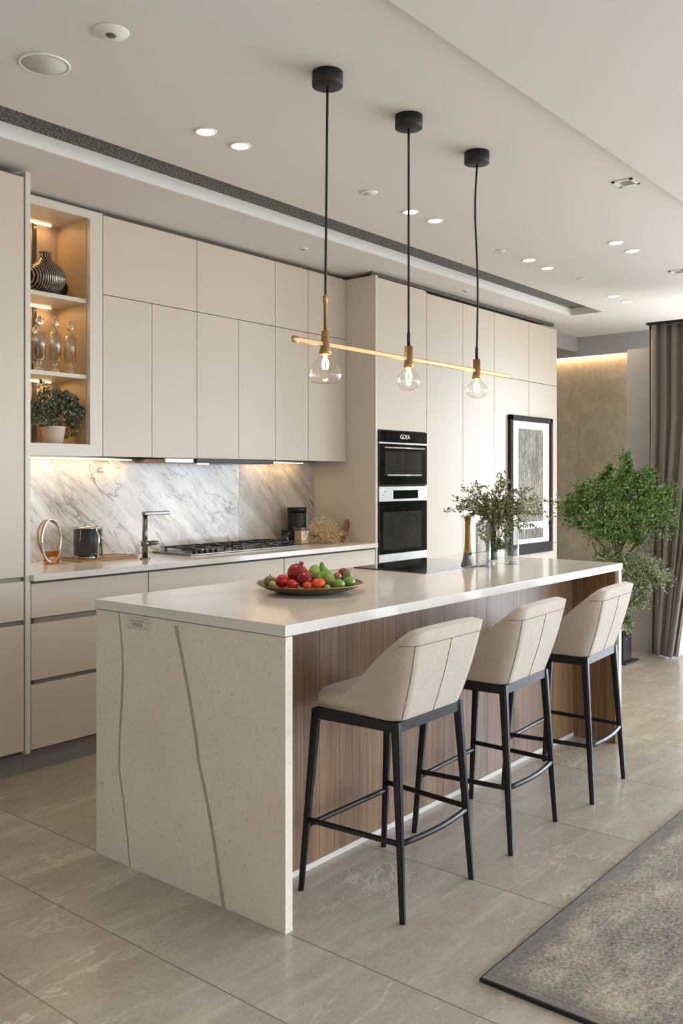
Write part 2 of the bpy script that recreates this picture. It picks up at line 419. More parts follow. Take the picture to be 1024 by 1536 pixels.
# wall_front with wide window, wall_right with wide window
def wall_win(name, axis, pos, a0, a1, w0, w1, z0, z1):
    bm = BM()
    def b(u0, u1, zz0, zz1):
        if axis == 'y': box(bm, u0, pos-.1, zz0, u1, pos, zz1)
        else: box(bm, pos, u0, zz0, pos+.1, u1, zz1)
    if w0 > a0: b(a0, w0, 0, CZ)
    if a1 > w1: b(w1, a1, 0, CZ)
    if z0 > 0: b(w0, w1, 0, z0)
    b(w0, w1, z1, CZ)
    return struct(name, bm, 'wall')
wall_win('wall_front', 'y', YF, XL, XR+.1, 0.6, 8.0, 0.0, 2.6)
wall_win('wall_right', 'x', XR, YF, YB, -3.2, 2.75, 0.0, 2.62)
def window(name, axis, pos, w0, w1, z1, n):
    fr = BM(); gl = BM(); s = .05
    def b(bm, u0, u1, z0, z1_, t0=-.07, t1=-.02):
        if axis == 'y': box(bm, u0, pos+t0, z0, u1, pos+t1, z1_)
        else: box(bm, pos-t1, u0, z0, pos-t0, u1, z1_)
    b(fr, w0, w1, 0, s); b(fr, w0, w1, z1-s, z1)
    for i in range(n+1):
        u = w0+(w1-w0)*i/n; u0 = min(max(u-s/2, w0), w1-s); b(fr, u0, u0+s, s, z1-s)
    b(gl, w0+.02, w1-.02, s*.8, z1-s*.8, -.048, -.044)
    f = struct(name, fr, 'black'); g = struct('window_pane', gl, 'pane', f)
window('window_1', 'y', YF, 0.6, 8.0, 2.6, 5); window('window_2', 'x', XR, -3.2, 2.75, 2.62, 4)
# bulkhead and lit plaster panel on the far wall
struct('trim_2', box(BM(), 8.55, 2.75, 2.575, 8.60, YB, CZ), 'greywall')
struct('trim_3', box(BM(), 7.66, 3.93, 2.62, 8.55, 3.97, CZ), 'greywall')
pl = thing('plaster_panel', 'tall mottled beige plaster wall panel lit by a warm strip along its top', 'wall panel', (8.67, 3.8, 0))
bx('panel_face', (8.655, 3.0, .0, 8.689, 4.295, 2.74), 'plaster', pl)
tag(bx('light_strip', (8.601, 3.0, 2.60, 8.615, 4.29, 2.612), 'led', pl), 'glowing warm strip')
light('cove_light', 'AREA', (8.628, 3.65, 2.60), 9, (1, .72, .42), (0, radians(-12), radians(0)), shape='RECTANGLE', size=.04, size_y=1.25)
struct('wall_pier', box(BM(), 6.95, 2.48, 0, 7.07, 2.784, 2.365), 'greywall').name = 'wall_partition'

# ------------------------------------------------------------------ tall unit on the left
FY = 3.72          # front plane of floor-standing units
tl = thing('tall_cabinet', 'tall beige handleless cupboard at the far left edge, one long door over drawer fronts', 'cabinet', (1.9, 4.0, 0))
bx('carcass', (1.55, FY+.022, .10, 2.272, YB-.001, 2.735), 'cabin', tl)
bx('side_panel', (2.279, FY, .10, 2.305, YB-.001, 2.75), 'cabedge', tl, .0015)
bx('door', (1.56, FY, .908, 2.271, FY+.02, 2.722), 'cab', tl, .0015)
bx('drawer', (1.56, FY, .712, 2.271, FY+.02, .888), 'cab', tl, .0015)
bx('drawer', (1.56, FY, .118, 2.271, FY+.02, .690), 'cab', tl, .0015)
bx('plinth', (1.55, 3.785, 0, 2.305, 3.80, .10), 'plinth', tl)
# grip channels show lighter than the dark core
bx('grip_channel', (1.56, FY+.0205, .69, 2.271, FY+.0216, .712), 'plinth', tl); bx('grip_channel', (1.56, FY+.0205, .888, 2.271, FY+.0216, .908), 'plinth', tl)

# base units
def base_unit(x0, x1, label, notch=False):
    t = thing('base_cabinet', label, 'cabinet', ((x0+x1)/2, 4.0, 0), 'base cupboards under the back worktop')
    bx('carcass', (x0, FY+.022, .10, x1, YB-.001, .884), 'cabin', t)
    bx('plinth', (x0, 3.785, 0, x1, 3.80, .10), 'plinth', t)
    for z0, z1 in ((.715, .872), (.43, .687), (.113, .408)):
        bx('drawer', (x0+.002, FY, z0, x1-.002, FY+.02, z1), 'cab', t, .0015)
    for z0, z1 in ((.687, .715), (.408, .43)):
        bx('grip_channel', (x0+.03, FY+.0205, z0, x1-.01, FY+.0216, z1), 'plinth', t)
    return t
base_unit(2.307, 2.978, 'beige three-drawer base unit standing against the tall cupboard at left, largely left of the island')
base_unit(2.980, 4.0, 'wide beige base unit under the tap, its top front showing above the island')
base_unit(4.002, 4.905, 'beige drawer base unit between the hob and the oven tower')
tag(bx('worktop', (2.306, 3.695, .885, 4.908, YB-.001, .915), 'stonetop', None, .002), 'long pale stone back worktop under the marble backsplash', 'worktop')
tag(bx('backsplash_slab', (2.306, 4.27, .916, 4.16, YB-.001, 1.468), 'marble'), 'white grey-veined marble backsplash slab behind the tap and brass ring', 'backsplash')
tag(bx('backsplash_slab', (4.162, 4.27, .916, 4.908, YB-.001, 1.468), 'marble2'), 'darker taupe-veined marble backsplash slab behind the black canister', 'backsplash')

# ------------------------------------------------------------------ wall units
UY = 3.98
nb = thing('display_niche', 'open lit display niche with two shelves in a beige frame, left of wall cupboards', 'shelf unit', (2.6, 4.15, 1.47))
x0, x1, z0, z1 = 2.345, 2.81, 1.53, 2.70
bm = BM()
box(bm, 2.307, UY, 1.47, x0, YB-.03, 2.742); box(bm, x1, UY, 1.47, 2.885, YB-.03, 2.742)
box(bm, x0, UY, 1.47, x1, YB-.03, z0); box(bm, x0, UY, z1, x1, YB-.03, 2.742)
obj('frame', bm, 'cabedge', nb)
bx('back_panel', (2.307, YB-.029, 1.47, 2.885, YB-.002, 2.742), 'niche', nb)
bm = BM(); box(bm, x1-.004, UY+.03, z0, x1-.0005, YB-.031, z1); box(bm, x0+.0005, UY+.03, z0, x0+.004, YB-.031, z1)
obj('lining', bm, 'niche', nb)
for z in (2.285, 1.892): bx('shelf', (x0+.005, UY+.025, z-.022, x1-.005, YB-.03, z), 'cabedge', nb, .002)
bx('light_profile', (2.655, YB-.045, z0, 2.672, YB-.0295, z1), 'darksteel', nb)
for z in (2.697, 2.259, 1.866):
    b = tag(bx('light_strip', (x0+.02, YB-.06, z-.006, x1-.06, YB-.048, z-.0005), 'led', nb), 'glowing warm strip')
    light('niche_light', 'AREA', (2.56, YB-.075, z-.012), .95, (1, .66, .32), (radians(-12), 0, 0), shape='RECTANGLE', size=.38, size_y=.02)

def wall_unit(x0, x1, lows, label):
    t = thing('wall_cabinet', label, 'cabinet', ((x0+x1)/2, 4.14, 1.47), 'wall cupboards over the backsplash')
    bx('carcass', (x0, UY+.022, 1.475, x1, YB-.002, 2.738), 'cabin', t)
    bx('door', (x0+.0015, UY, 2.322, x1-.0015, UY+.02, 2.735), 'cab', t, .0012)
    xs = [x0]+lows+[x1]
    for a, b in zip(xs, xs[1:]): bx('door', (a+.0015, UY, 1.47, b-.0015, UY+.02, 2.318), 'cab', t, .0012)
wall_unit(2.888, 3.54, [3.212], 'beige wall cupboard beside the lit niche, one wide top door over two')
wall_unit(3.541, 4.197, [3.876], 'beige wall cupboard directly above the cooker hood, one wide top door over two')
wall_unit(4.198, 4.514, [], 'narrow beige wall cupboard right of the cooker hood')
wall_unit(4.515, 4.907, [], 'beige wall cupboard in the corner against the oven tower side')
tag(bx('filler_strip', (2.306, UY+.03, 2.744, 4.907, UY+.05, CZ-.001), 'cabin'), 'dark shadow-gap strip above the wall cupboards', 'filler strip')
for a, b, lab in ((2.31, 3.25, 'warm glowing strip light under the lit niche and first wall cupboard'), (4.20, 4.72, 'short warm glowing strip light under the wall cupboards right of the hood')):
    t = thing('under_cabinet_light', lab, 'strip light', ((a+b)/2, 4.22, 1.4605))
    bx('housing', (a, 4.20, 1.4605, b, 4.24, 1.4685), 'steel', t); bx('diffuser', (a+.005, 4.203, 1.457, b-.005, 4.237, 1.4604), 'led', t)
    light('strip_glow', 'AREA', ((a+b)/2, 4.215, 1.452), 1.5*(b-a), (1, .74, .45), (radians(10), 0, 0), shape='RECTANGLE', size=b-a, size_y=.03)
hd = thing('cooker_hood', 'slim dark built-in cooker hood under the wall cupboards above the hob', 'cooker hood', (3.75, 4.1, 1.44))
bx('canopy', (3.30, UY-.005, 1.442, 4.165, 4.24, 1.469), 'darksteel', hd, .003)
bx('front_trim', (3.52, UY-.018, 1.444, 4.165, UY-.0055, 1.469), 'black', hd, .002)
tag(obj('lamp', lathe(BM(), [(0, 0), (.035, 0), (.035, .004), (0, .004)], (3.66, 4.06, 1.4375)), 'hoodlamp', hd), 'small round lit lamp')
light('hood_light', 'SPOT', (3.66, 4.06, 1.43), 5, (1, .93, .82), (0, 0, 0), spot_size=2.2, spot_blend=.8, shadow_soft_size=.03)

# ------------------------------------------------------------------ tall units right
def tall(x0, x1, split, label, zlow=.118):
    t = thing('tall_cabinet', label, 'cabinet', ((x0+x1)/2, 4.0, 0), 'tall cupboards right of the oven')
    bx('carcass', (x0, FY+.022, .10, x1, YB-.001, 2.715), 'cabin', t)
    bx('plinth', (x0, 3.785, 0, x1, 3.80, .10), 'plinth', t)
    zs = [zlow, .765]+([2.19] if split else [])+[2.708]
    for a, b in zip(zs, zs[1:]): bx('door', (x0+.002, FY, a+.002, x1-.002, FY+.02, b-.002), 'cab', t, .0012)
    return t
ot = thing('oven_tower', 'tall beige oven tower standing left of the other tall cupboards', 'cabinet', (5.22, 4.0, 0))
bx('side_panel', (4.909, FY-.002, 0, 4.932, YB-.001, 2.735), 'cabedge', ot, .0015)
bx('side_panel', (5.518, FY+.001, 0, 5.529, YB-.001, 2.715), 'cabedge', ot, .001)
bx('back_panel', (4.933, 4.2, .10, 5.517, YB-.001, 2.715), 'cabin', ot)
bx('plinth', (4.933, 3.785, 0, 5.517, 3.80, .10), 'plinth', ot)
bx('door', (4.935, FY, 1.688, 5.516, FY+.02, 2.722), 'cab', ot, .0012)
bx('drawer', (4.935, FY, .118, 5.516, FY+.02, .42), 'cab', ot, .0012); bx('drawer', (4.935, FY, .424, 5.516, FY+.02, .765), 'cab', ot, .0012)
for z in (.775, 1.3055): bx('shelf', (4.933, FY+.022, z-.008, 5.517, 4.199, z), 'cabin', ot)
ov = thing('microwave_oven', 'built-in black compact oven with white lettering at the top of the oven tower', 'oven', (5.22, 4.0, 1.306))
bx('body', (4.937, FY+.012, 1.307, 5.514, 4.19, 1.682), 'black', ov)
bx('control_panel', (4.937, FY-.012, 1.603, 5.514, FY+.0115, 1.682), 'bglass', ov, .001)
bx('trim_strip', (4.937, FY-.014, 1.592, 5.514, FY+.0115, 1.602), 'steel', ov, .001)
dr = bx('door', (4.937, FY-.012, 1.308, 5.514, FY+.0115, 1.590), 'bglass', ov, .001)
bx('oven_window', (5.0, FY-.0135, 1.375, 5.44, FY-.0122, 1.54), 'ovenwin', dr)
h = BM(); tube(h, [(4.97, FY-.035, 1.565), (5.45, FY-.035, 1.565)], .005); [tube(h, [(x, FY-.035, 1.565), (x, FY-.012, 1.565)], .004) for x in (4.99, 5.43)]
tag(obj('handle', h, 'steel', dr), 'thin steel bar handle')
h = BM(); tube(h, [(5.01, FY-.026, 1.375), (5.42, FY-.026, 1.375)], .006); [tube(h, [(x, FY-.026, 1.375), (x, FY-.012, 1.375)], .004) for x in (5.03, 5.40)]
obj('handle', h, 'steel', dr)
RX = Matrix.Rotation(pi/2, 3, 'X')
text_mesh('lettering', 'GDEA', .045, 'white', ov, (5.24, FY-.0125, 1.643), RX)
ov = thing('oven', 'large built-in oven with pale control panel and dark glass door, below the compact oven', 'oven', (5.22, 4.0, .775))
bx('body', (4.937, FY+.012, .776, 5.514, 4.19, 1.296), 'black', ov)
bx('control_panel', (4.937, FY-.012, 1.194, 5.514, FY+.0115, 1.296), 'panel', ov, .001)
bx('display', (5.10, FY-.0132, 1.21, 5.40, FY-.0122, 1.27), 'bglass', ov)
for x, z in ((4.985, 1.238), (5.465, 1.238), (5.005, 1.262)): bx('button', (x-.008, FY-.0132, z-.003, x+.008, FY-.0122, z+.003), 'print_mark', ov)
dr = bx('door', (4.937, FY-.012, .832, 5.514, FY+.0115, 1.192), 'bglass', ov, .001)
bx('oven_window', (4.98, FY-.0135, .86, 5.44, FY-.0122, 1.12), 'ovenwin', dr)
bx('lower_trim', (4.937, FY-.013, .777, 5.514, FY+.0115, .830), 'panel', ov, .001)
t = tall(5.531, 6.029, True, 'tall beige cupboard directly right of the ovens')
tall(6.030, 6.512, True, 'tall beige cupboard behind the leafy vase, second from the ovens')
tall(6.513, 7.109, True, 'tall beige cupboard behind the left half of the framed picture')
tall(7.110, 7.649, True, 'tall beige cupboard at the right end, behind the right half of the picture')
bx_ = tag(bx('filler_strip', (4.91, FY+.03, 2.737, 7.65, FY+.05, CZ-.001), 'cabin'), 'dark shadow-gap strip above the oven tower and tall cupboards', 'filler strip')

# framed picture
pc = thing('framed_picture', 'large dark-framed print of dry reeds hung on the tall cupboards', 'picture', (7.12, FY, .70))
y1 = FY-.001
bx('backing', (6.75, y1-.012, .74, 7.49, y1, 1.87), 'mat_board', pc)
bm = BM(); box(bm, 6.735, y1-.03, .79, 6.778, y1, 1.885, .003); box(bm, 7.468, y1-.03, .79, 7.507, y1, 1.885, .003)
box(bm, 6.735, y1-.03, 1.84, 7.507, y1, 1.885, .003); box(bm, 6.735, y1-.03, .70, 7.507, y1, .79, .003)
obj('frame', bm, 'frame', pc)
bx('print', (6.90, y1-.0145, .975, 7.345, y1-.0122, 1.775), 'print', pc)
bx('print', (6.90, y1-.0145, .83, 7.345, y1-.0122, .915), 'print', pc)
h = BM(); tube(h, [(7.46, y1-.02+.03*0-.02*sin(a), .955-.03*cos(a)*1) if 0 else (7.45-.035*sin(a), y1-.036, .955+.028*cos(a)) for a in [pi*i/8 for i in range(9)]], .005)
tag(obj('hook', h, 'mattblack', pc), 'small black curved hook')

# ------------------------------------------------------------------ island
isl = thing('kitchen_island', 'long kitchen island with speckled stone waterfall ends and walnut seating side', 'island', (3.245, 2.3, 0))
bx('slab', (1.975, 1.832, .886, 4.515, 2.772, .92), 'stonetop', isl, .0015)
def endp(name, xa, xb, veins=None):
    bm = BM(); box(bm, xa, 1.836, 0, xb, 2.768, .883, .001)
    if veins:
        for pts in veins:
            for (ya, za, wa), (yb, zb, wb) in zip(pts, pts[1:]):
                x = xa-.0004
                f = bm.faces.new([bm.verts.new(q) for q in ((x, ya-wa, za), (x, ya+wa, za), (x, yb+wb, zb), (x, yb-wb, zb))]); f.material_index = 1
    return obj(name, bm, ['stone', 'vein'], isl)
V1 = [(2.637,.882,.004),(2.622,.80,.005),(2.612,.70,.006),(2.618,.58,.007),(2.631,.45,.006),(2.634,.33,.005),(2.608,.22,.005),(2.590,.12,.005),(2.573,.0,.004)]
V2 = [(2.33,.868,.010),(2.300,.77,.008),(2.262,.64,.008),(2.232,.52,.008),(2.220,.45,.007),(2.178,.32,.008),(2.145,.2,.008),(2.10,0,.009)]
endp('end_panel', 1.98, 2.012, [V1, V2]); endp('end_panel', 4.478, 4.51)
core = bx('carcass', (2.013, 2.10, .03, 4.477, 2.765, .884), 'cabin', isl)
xs = [2.014, 2.42, 2.83, 3.22, 3.575, 3.822, 4.129, 4.476]
for a, b in zip(xs, xs[1:]): bx('wood_panel', (a+.0008, 2.08, .021, b-.0008, 2.099, .8845), 'wood', isl, .0008)
bx('wood_panel', (4.4625, 1.85, .0, 4.4775, 2.079, .8845), 'wood', isl)
bx('plinth', (2.014, 2.076, 0, 4.477, 2.10, .020), 'cabedge', isl)
so = thing('socket_plate', 'small pale rectangular plate with faint marks on the island end panel', 'socket', (1.979, 2.524, .836))
bx('plate', (1.974, 2.463, .836, 1.9795, 2.585, .876), 'cabedge', so, .002)
bx('inset', (1.9725, 2.472, .841, 1.974, 2.576, .871), 'cabedge', so, .0006)
RXY = Matrix.Rotation(-pi/2, 3, 'Z') @ Matrix.Rotation(pi/2, 3, 'X')
text_mesh('marking', 'ETALA', .018, 'print_mark', so, (1.9722, 2.522, .851), RXY); bx('marking', (1.9719, 2.490, .8635, 1.9724, 2.560, .8655), 'print_mark', so)
tag(bx('induction_hob', (3.44, 2.32, .9205, 4.07, 2.74, .926), 'bglass', None, .001), 'flat black glass induction hob set on the island', 'hob')

# ------------------------------------------------------------------ stools
ZS = .603
def stool(cx, label):
    t = thing('bar_stool', label, 'bar stool', (0, 0, 0), 'bar stools along the island')
    bm = BM(); c = [(-.178,-.155), (.178,-.155), (.2,.15), (-.2,.15)]
    for i in range(4):
        a, b = c[i], c[(i+1) % 4]
        d = (Vector((*b,0))-Vector((*a,0))).normalized(); n = Vector((d.y, -d.x, 0))
        pa, pb = Vector((*a,0))-d*.011, Vector((*b,0))+d*.011
        vs = [bm.verts.new((q.x+s*n.x*.011, q.y+s*n.y*.011, z)) for z in (ZS-.032, ZS) for q, s in ((pa,1),(pb,1),(pb,-1),(pa,-1))]
        for f in ((0,1,2,3), (7,6,5,4), (0,4,5,1), (1,5,6,2), (2,6,7,3), (3,7,4,0)): bm.faces.new([vs[k] for k in f])
    obj('seat_frame', bm, 'black', t)
    feet = [(-.2,-.195), (.2,-.195), (.228,.195), (-.228,.195)]
    pos = lambda i, z: (c[i][0]+(feet[i][0]-c[i][0])*(1-z/ZS), c[i][1]+(feet[i][1]-c[i][1])*(1-z/ZS), z)
    for i in range(4): obj('leg', beam(BM(), pos(i, 0), pos(i, ZS-.002), .0095, .0145), 'black', t)
    for i, z in ((0, .235), (1, .245), (2, .215), (3, .235)):
        a, b = Vector(pos(i, z)), Vector(pos((i+1) % 4, z))
        bow = Vector((0, -.018, 0)) if i == 0 else Vector((0,0,0))
        obj('stretcher', tube(BM(), [a+(b-a)*k/8+bow*sin(pi*k/8) for k in range(9)], .0095, 8), 'black', t)
    # seat cushion
    bm = BM(); n = 28; prof = [(.0,.0),(.9,.0),(1.0,.014),(1.02,.035),(.98,.056),(.9,.066),(.6,.071),(0,.072)]
    rings = []
    for k, (s, z) in enumerate(prof):
        if s == 0: rings.append([bm.verts.new((0, .01, ZS+.001+z))]); continue
        ring = []
        for i in range(n):
            a = 2*pi*i/n; e = .42
            x = abs(cos(a))**e*(1 if cos(a) > 0 else -1); y = abs(sin(a))**e*(1 if sin(a) > 0 else -1)
            w = .195 + .012*y
            ring.append(bm.verts.new((x*w*s, .01+y*.178*s, ZS+.001+z-(.006*max(0,y)*(z > .03)))))
        rings.append(ring)
    for a, b in zip(rings, rings[1:]):
        for i in range(n):
            j = (i+1) % n
            if len(a) == 1: f = bm.faces.new((a[0], b[j], b[i]))
            elif len(b) == 1: f = bm.faces.new((a[i], a[j], b[0]))
            else: f = bm.faces.new((a[i], a[j], b[j], b[i]))
            f.smooth = True
    obj('seat', bm, 'fabric', t, sub=1)
    # wrap-around backrest
    HT = .287
    def ztop(u):
        a = abs(u)
        if a < .5: return ZS+HT-.004*(a/.5)**3
        if a < .62: return ZS+HT-.004-.016*((a-.5)/.12)**1.5
        w = (a-.62)/.38
        q = min(1, w/.58); q = q*q*(3-2*q)*.22+q*.78
        return ZS+.267-(.267-.060)*q-.045*max(0, (w-.58)/.42)**.8
    def pt(u, tt, off=0):
        z = ZS+.002+tt*(ztop(u)-ZS-.002); h = (z-ZS)/HT
        hw = .189+.034*h**.8+off; ry = -.168-.080*h-off; yf = .165; r = .045
        a = abs(u); sg = 1 if u >= 0 else -1
        if a < .5: x = (hw-r)*a/.5; y = ry
        elif a < .62: th = (a-.5)/.12*pi/2; x = hw-r+r*sin(th); y = ry+r-r*cos(th)
        else: w = (a-.62)/.38; x = hw - .004*w; y = ry+r+(yf-ry-r)*w
        # gentle bulge
        bul = .012*sin(pi*min(1, tt))
        if a < .55: y -= bul*.6
        return Vector((sg*x, y, z))
    bm = BM(); NU, NT = 48, 10
    g = [[bm.verts.new(pt(-1+2*i/NU, j/NT)) for j in range(NT+1)] for i in range(NU+1)]
    for i in range(NU):
        for j in range(NT): f = bm.faces.new((g[i][j], g[i][j+1], g[i+1][j+1], g[i+1][j])); f.smooth = True
    o = obj('backrest', bm, 'fabric', t); me = o.data
    # thickness built into the mesh
    sol = o.modifiers.new('solid', 'SOLIDIFY'); sol.thickness = .034; sol.offset = -1; sol.use_even_offset = True
    me.update(); nrm = me.polygons[len(me.polygons)//2].normal
    if nrm.y > 0: me.flip_normals()
    bv = o.modifiers.new('bev', 'BEVEL'); bv.width = .014; bv.segments = 3; bv.limit_method = 'ANGLE'; bv.angle_limit = radians(50)
    se = BM()
    tz = lambda u: (ZS+.245-ZS-.002)/(ztop(u)-ZS-.002)
    for u in (-.53, .02, .53): tube(se, [pt(u, k/10*tz(u), .0006) for k in range(11)], .0011, 5)
    tube(se, [pt(-.62+1.24*k/40, tz(-.62+1.24*k/40), .0006) for k in range(41)], .0011, 5)
    s = obj('piping', se, 'seam', o); s['label'] = 'thin dark seam lines'
    t.location = (cx, 1.80, 0)
    return t
s1 = stool(2.455, 'beige upholstered bar stool with black legs nearest the camera')
s2 = copy_tree(s1); s2.location = (3.10, 1.80, 0); s2.rotation_euler.z = radians(3); s2['label'] = 'middle of the three beige bar stools with black legs'
s3 = copy_tree(s1); s3.location = (3.765, 1.79, 0); s3.rotation_euler.z = radians(4); s3['label'] = 'beige bar stool farthest along the island, nearest the curtain and tree'

# ------------------------------------------------------------------ rug
rg = thing('rug', 'mottled grey-beige woven area rug at the lower right on the tiles', 'rug', (4.2, -.2, 0))
bx('rug_field', (2.162, -1.2, .001, 6.0, 1.226, .0127), 'rug', rg, .0004)
bm = BM()
box(bm, 2.132, -1.2, .001, 2.1618, 1.255, .0125, .0005); box(bm, 2.162, 1.2262, .001, 6.0, 1.255, .0125, .0005)
obj('border', bm, 'rug', rg)
bm = BM(); box(bm, 2.127, -1.2, .0, 2.1315, 1.26, .011); box(bm, 2.132, 1.2555, .0, 6.0, 1.26, .011)
obj('edging', bm, 'mattblack', rg)

# ------------------------------------------------------------------ pendant
pd = thing('pendant_light', 'three-bulb pendant lamp with black cords and a long thin brass bar over the island', 'pendant lamp', (2.95, 2.03, 1.70))
bm = BM(); box(bm, 2.24, 2.026, 1.812, 3.69, 2.036, 1.829, .003)
obj('bar', bm, 'brass', pd)
tag(obj('bar_end', lathe(BM(), [(0,-.012), (.010,-.010), (.013,0), (.010,.010), (0,.012)], (2.24, 2.031, 1.8205), 16, 1.6, .5), 'brass', pd), 'rounded left end of the brass bar')
for i, (x, y, ztop_, wav) in enumerate(((2.393, 2.031, 1.962, 0), (2.894, 2.031, 1.868, 0), (3.405, 2.031, 1.90, .012))):
    obj('canopy', lathe(BM(), [(0, 0), (.052, 0), (.054, .002), (.054, .048), (0, .048)], (x+.012*(i == 0), y, CZ-.0485), 40), 'mattblack', pd)
    pts = [(x+(.012*(i == 0))*(k/20)**1 + wav*sin(k/20*pi*2.2), y+wav*.3*sin(k/20*9), ztop_-.02+(CZ-.045-ztop_+.02)*k/20) for k in range(21)]
    obj('cord', tube(BM(), pts, .0045, 8), 'mattblack', pd)
    zb = 1.800 if i == 0 else 1.80
    so_ = obj('socket', lathe(BM(), [(0, .065), (.010, .065), (.013, .06), (.017, .0), (.021, -.008), (.021, -.02), (0, -.02)] if i == 0 else [(0, .065), (.016, .065), (.0165, 0), (.019, -.004), (.019, -.02), (0, -.02)], (x, y, zb+.005), 24), 'brass', pd)
    if i == 0: obj('stem', lathe(BM(), [(0, 0), (.006, 0), (.006, .095), (.009, .097), (.009, .12), (.005, .125), (0, .125)], (x, y, 1.868), 16), 'brass', pd)
    else: obj('stem', lathe(BM(), [(0, 0), (.007, 0), (.007, .05), (.004, .06), (0, .06)], (x, y, 1.868), 16), 'mattblack', pd)
    if i == 0: pr = [(.017, 0), (.024, -.012), (.044, -.034), (.057, -.056), (.0595, -.074), (.054, -.090), (.046, -.0985), (.0, -.101)]
    elif i == 1: pr = [(.016, 0), (.020, -.008), (.036, -.022), (.046, -.044), (.045, -.062), (.034, -.078), (.018, -.086), (0, -.088)]
    else: pr = [(.016, 0), (.022, -.010), (.042, -.030), (.050, -.046), (.046, -.062), (.030, -.076), (.014, -.083), (0, -.084)]
    bl = obj('bulb', lathe(BM(), pr, (x, y, zb-.0155), 40, cap=False), 'bulb', pd, sub=1)
    fb = BM()
    for k in range(6):
        a = k*pi/3; r = .009
        tube(fb, [(x+r*.5*cos(a), y+r*.5*sin(a), zb-.024), (x+r*1.3*cos(a), y+r*1.3*sin(a), zb-.045), (x+r*.9*cos(a+.4), y+r*.9*sin(a+.4), zb-.066)], .0011, 5)
    tag(obj('filament', fb, 'filament', bl), 'glowing filament')
    light('bulb_light', 'POINT', (x, y, zb-.045), 2.2, (1, .74, .45), shadow_soft_size=.012)

# ------------------------------------------------------------------ ceiling fittings
def downlight(x, y, label):
    t = thing('downlight', label, 'downlight', (x, y, CZ-.006), 'recessed ceiling downlights')
    obj('trim_ring', lathe(BM(), [(.045, .0055), (.045, .002), (.042, 0), (.036, .001), (.036, .0055)], (x, y, CZ-.006), 32, cap=False), 'trim', t)
    obj('lens', lathe(BM(), [(0, .003), (.0355, .003), (.0355, .0055), (0, .0055)], (x, y, CZ-.006), 32), 'lampdisc', t)
    light('downlight_beam', 'SPOT', (x, y, CZ-.012), 27, (1, .84, .66), (0,0,0), spot_size=radians(112), spot_blend=.9, shadow_soft_size=.035)
DL = [(2.50,2.757,'left of the pair nearest the camera, left of the first pendant cord'), (2.70,2.763,'right of the pair nearest the camera, left of the first pendant cord'),
 (3.94,2.754,'just behind the second pendant cord'), (4.16,2.745,'right of the second pendant cord'),
 (5.30,2.774,'left of the pair just right of the third pendant cord'), (5.58,2.786,'right of the pair just right of the third pendant cord'),
 (5.236,2.167,'left one of the upper pair at the right'), (5.487,2.164,'right one of the upper pair at the right'),
 (6.77,2.823,'left one of the farthest pair, above the end of the grille'), (7.04,2.826,'right one of the farthest pair, nearest the curtain')]
for x, y, l in DL: downlight(x, y, 'round lit downlight, '+l)
t = thing('ceiling_speaker', 'large flat round ceiling speaker at the upper left', 'speaker', (1.745, 2.73, CZ-.006))
obj('rim', lathe(BM(), [(.084, .0055), (.084, .001), (.078, 0), (.078, .0055)], (1.745, 2.73, CZ-.006), 48, cap=False), 'trim', t)
obj('mesh_cover', lathe(BM(), [(0, .001), (.077, .001), (.077, .0055), (0, .0055)], (1.745, 2.73, CZ-.006), 48), 'speaker', t)
t = thing('ceiling_sensor', 'round white ceiling sensor with a dark centre, above the flat speaker in view', 'sensor', (1.752, 2.373, CZ-.012))
obj('body', lathe(BM(), [(0, .002), (.03, .0), (.036, .004), (.055, .008), (.058, .0115), (0, .0115)], (1.752, 2.373, CZ-.012), 40), 'white', t)
obj('lens', lathe(BM(), [(0, -.004), (.014, -.003), (.018, .001), (0, .001)], (1.752, 2.373, CZ-.012), 24), 'darksteel', t)
for x, y, r, l in ((3.544,2.726,.045,'small white round ceiling detector left of the second pendant cord'), (4.969,2.796,.03,'tiny white round ceiling detector right of the third pendant cord'), (6.03,2.754,.03,'tiny white round ceiling detector near the middle of the right downlights')):
    t = thing('ceiling_detector', l, 'detector', (x, y, CZ-.008))
    obj('body', lathe(BM(), [(0, 0), (r*.8, .001), (r, .0075), (0, .0075)], (x, y, CZ-.008), 28), 'white', t)
    obj('centre', lathe(BM(), [(0, -.003), (r*.45, -.002), (r*.5, -.0001), (0, -.0001)], (x, y, CZ-.008), 20), 'cabedge', t)
for x, y, l in ((4.198,1.688,'square recessed ceiling vent near the ceiling step at the right'), (6.238,2.139,'small square ceiling vent cut by the right edge of the view')):
    t = thing('ceiling_vent', l, 'vent', (x, y, CZ-.006))
    bm = BM(); w = .05
    for a in ((-w,-w,w,-w+.014), (-w,w-.014,w,w), (-w,-w,-w+.014,w), (w-.014,-w,w,w)): box(bm, x+a[0], y+a[1], CZ-.006, x+a[2], y+a[3], CZ-.0005)
    obj('rim', bm, 'trim', t); bx('insert', (x-.022, y-.034, CZ-.003, x+.034, y+.02, CZ-.0006), 'plinth', t)
for x, y, l in ((4.161,3.706,'tiny flush ceiling nozzle in front of the narrow wall cupboard'), (5.872,3.6,'tiny flush ceiling nozzle in front of the tall cupboards')):
    t = thing('ceiling_nozzle', l, 'sprinkler', (x, y, CZ-.005))
    obj('body', lathe(BM(), [(0, 0), (.026, .0), (.03, .0045), (0, .0045)], (x, y, CZ-.005), 24), 'white', t)
    obj('cap', lathe(BM(), [(0, -.004), (.012, -.004), (.012, -.0001), (0, -.0001)], (x, y, CZ-.005), 16), 'plinth', t)

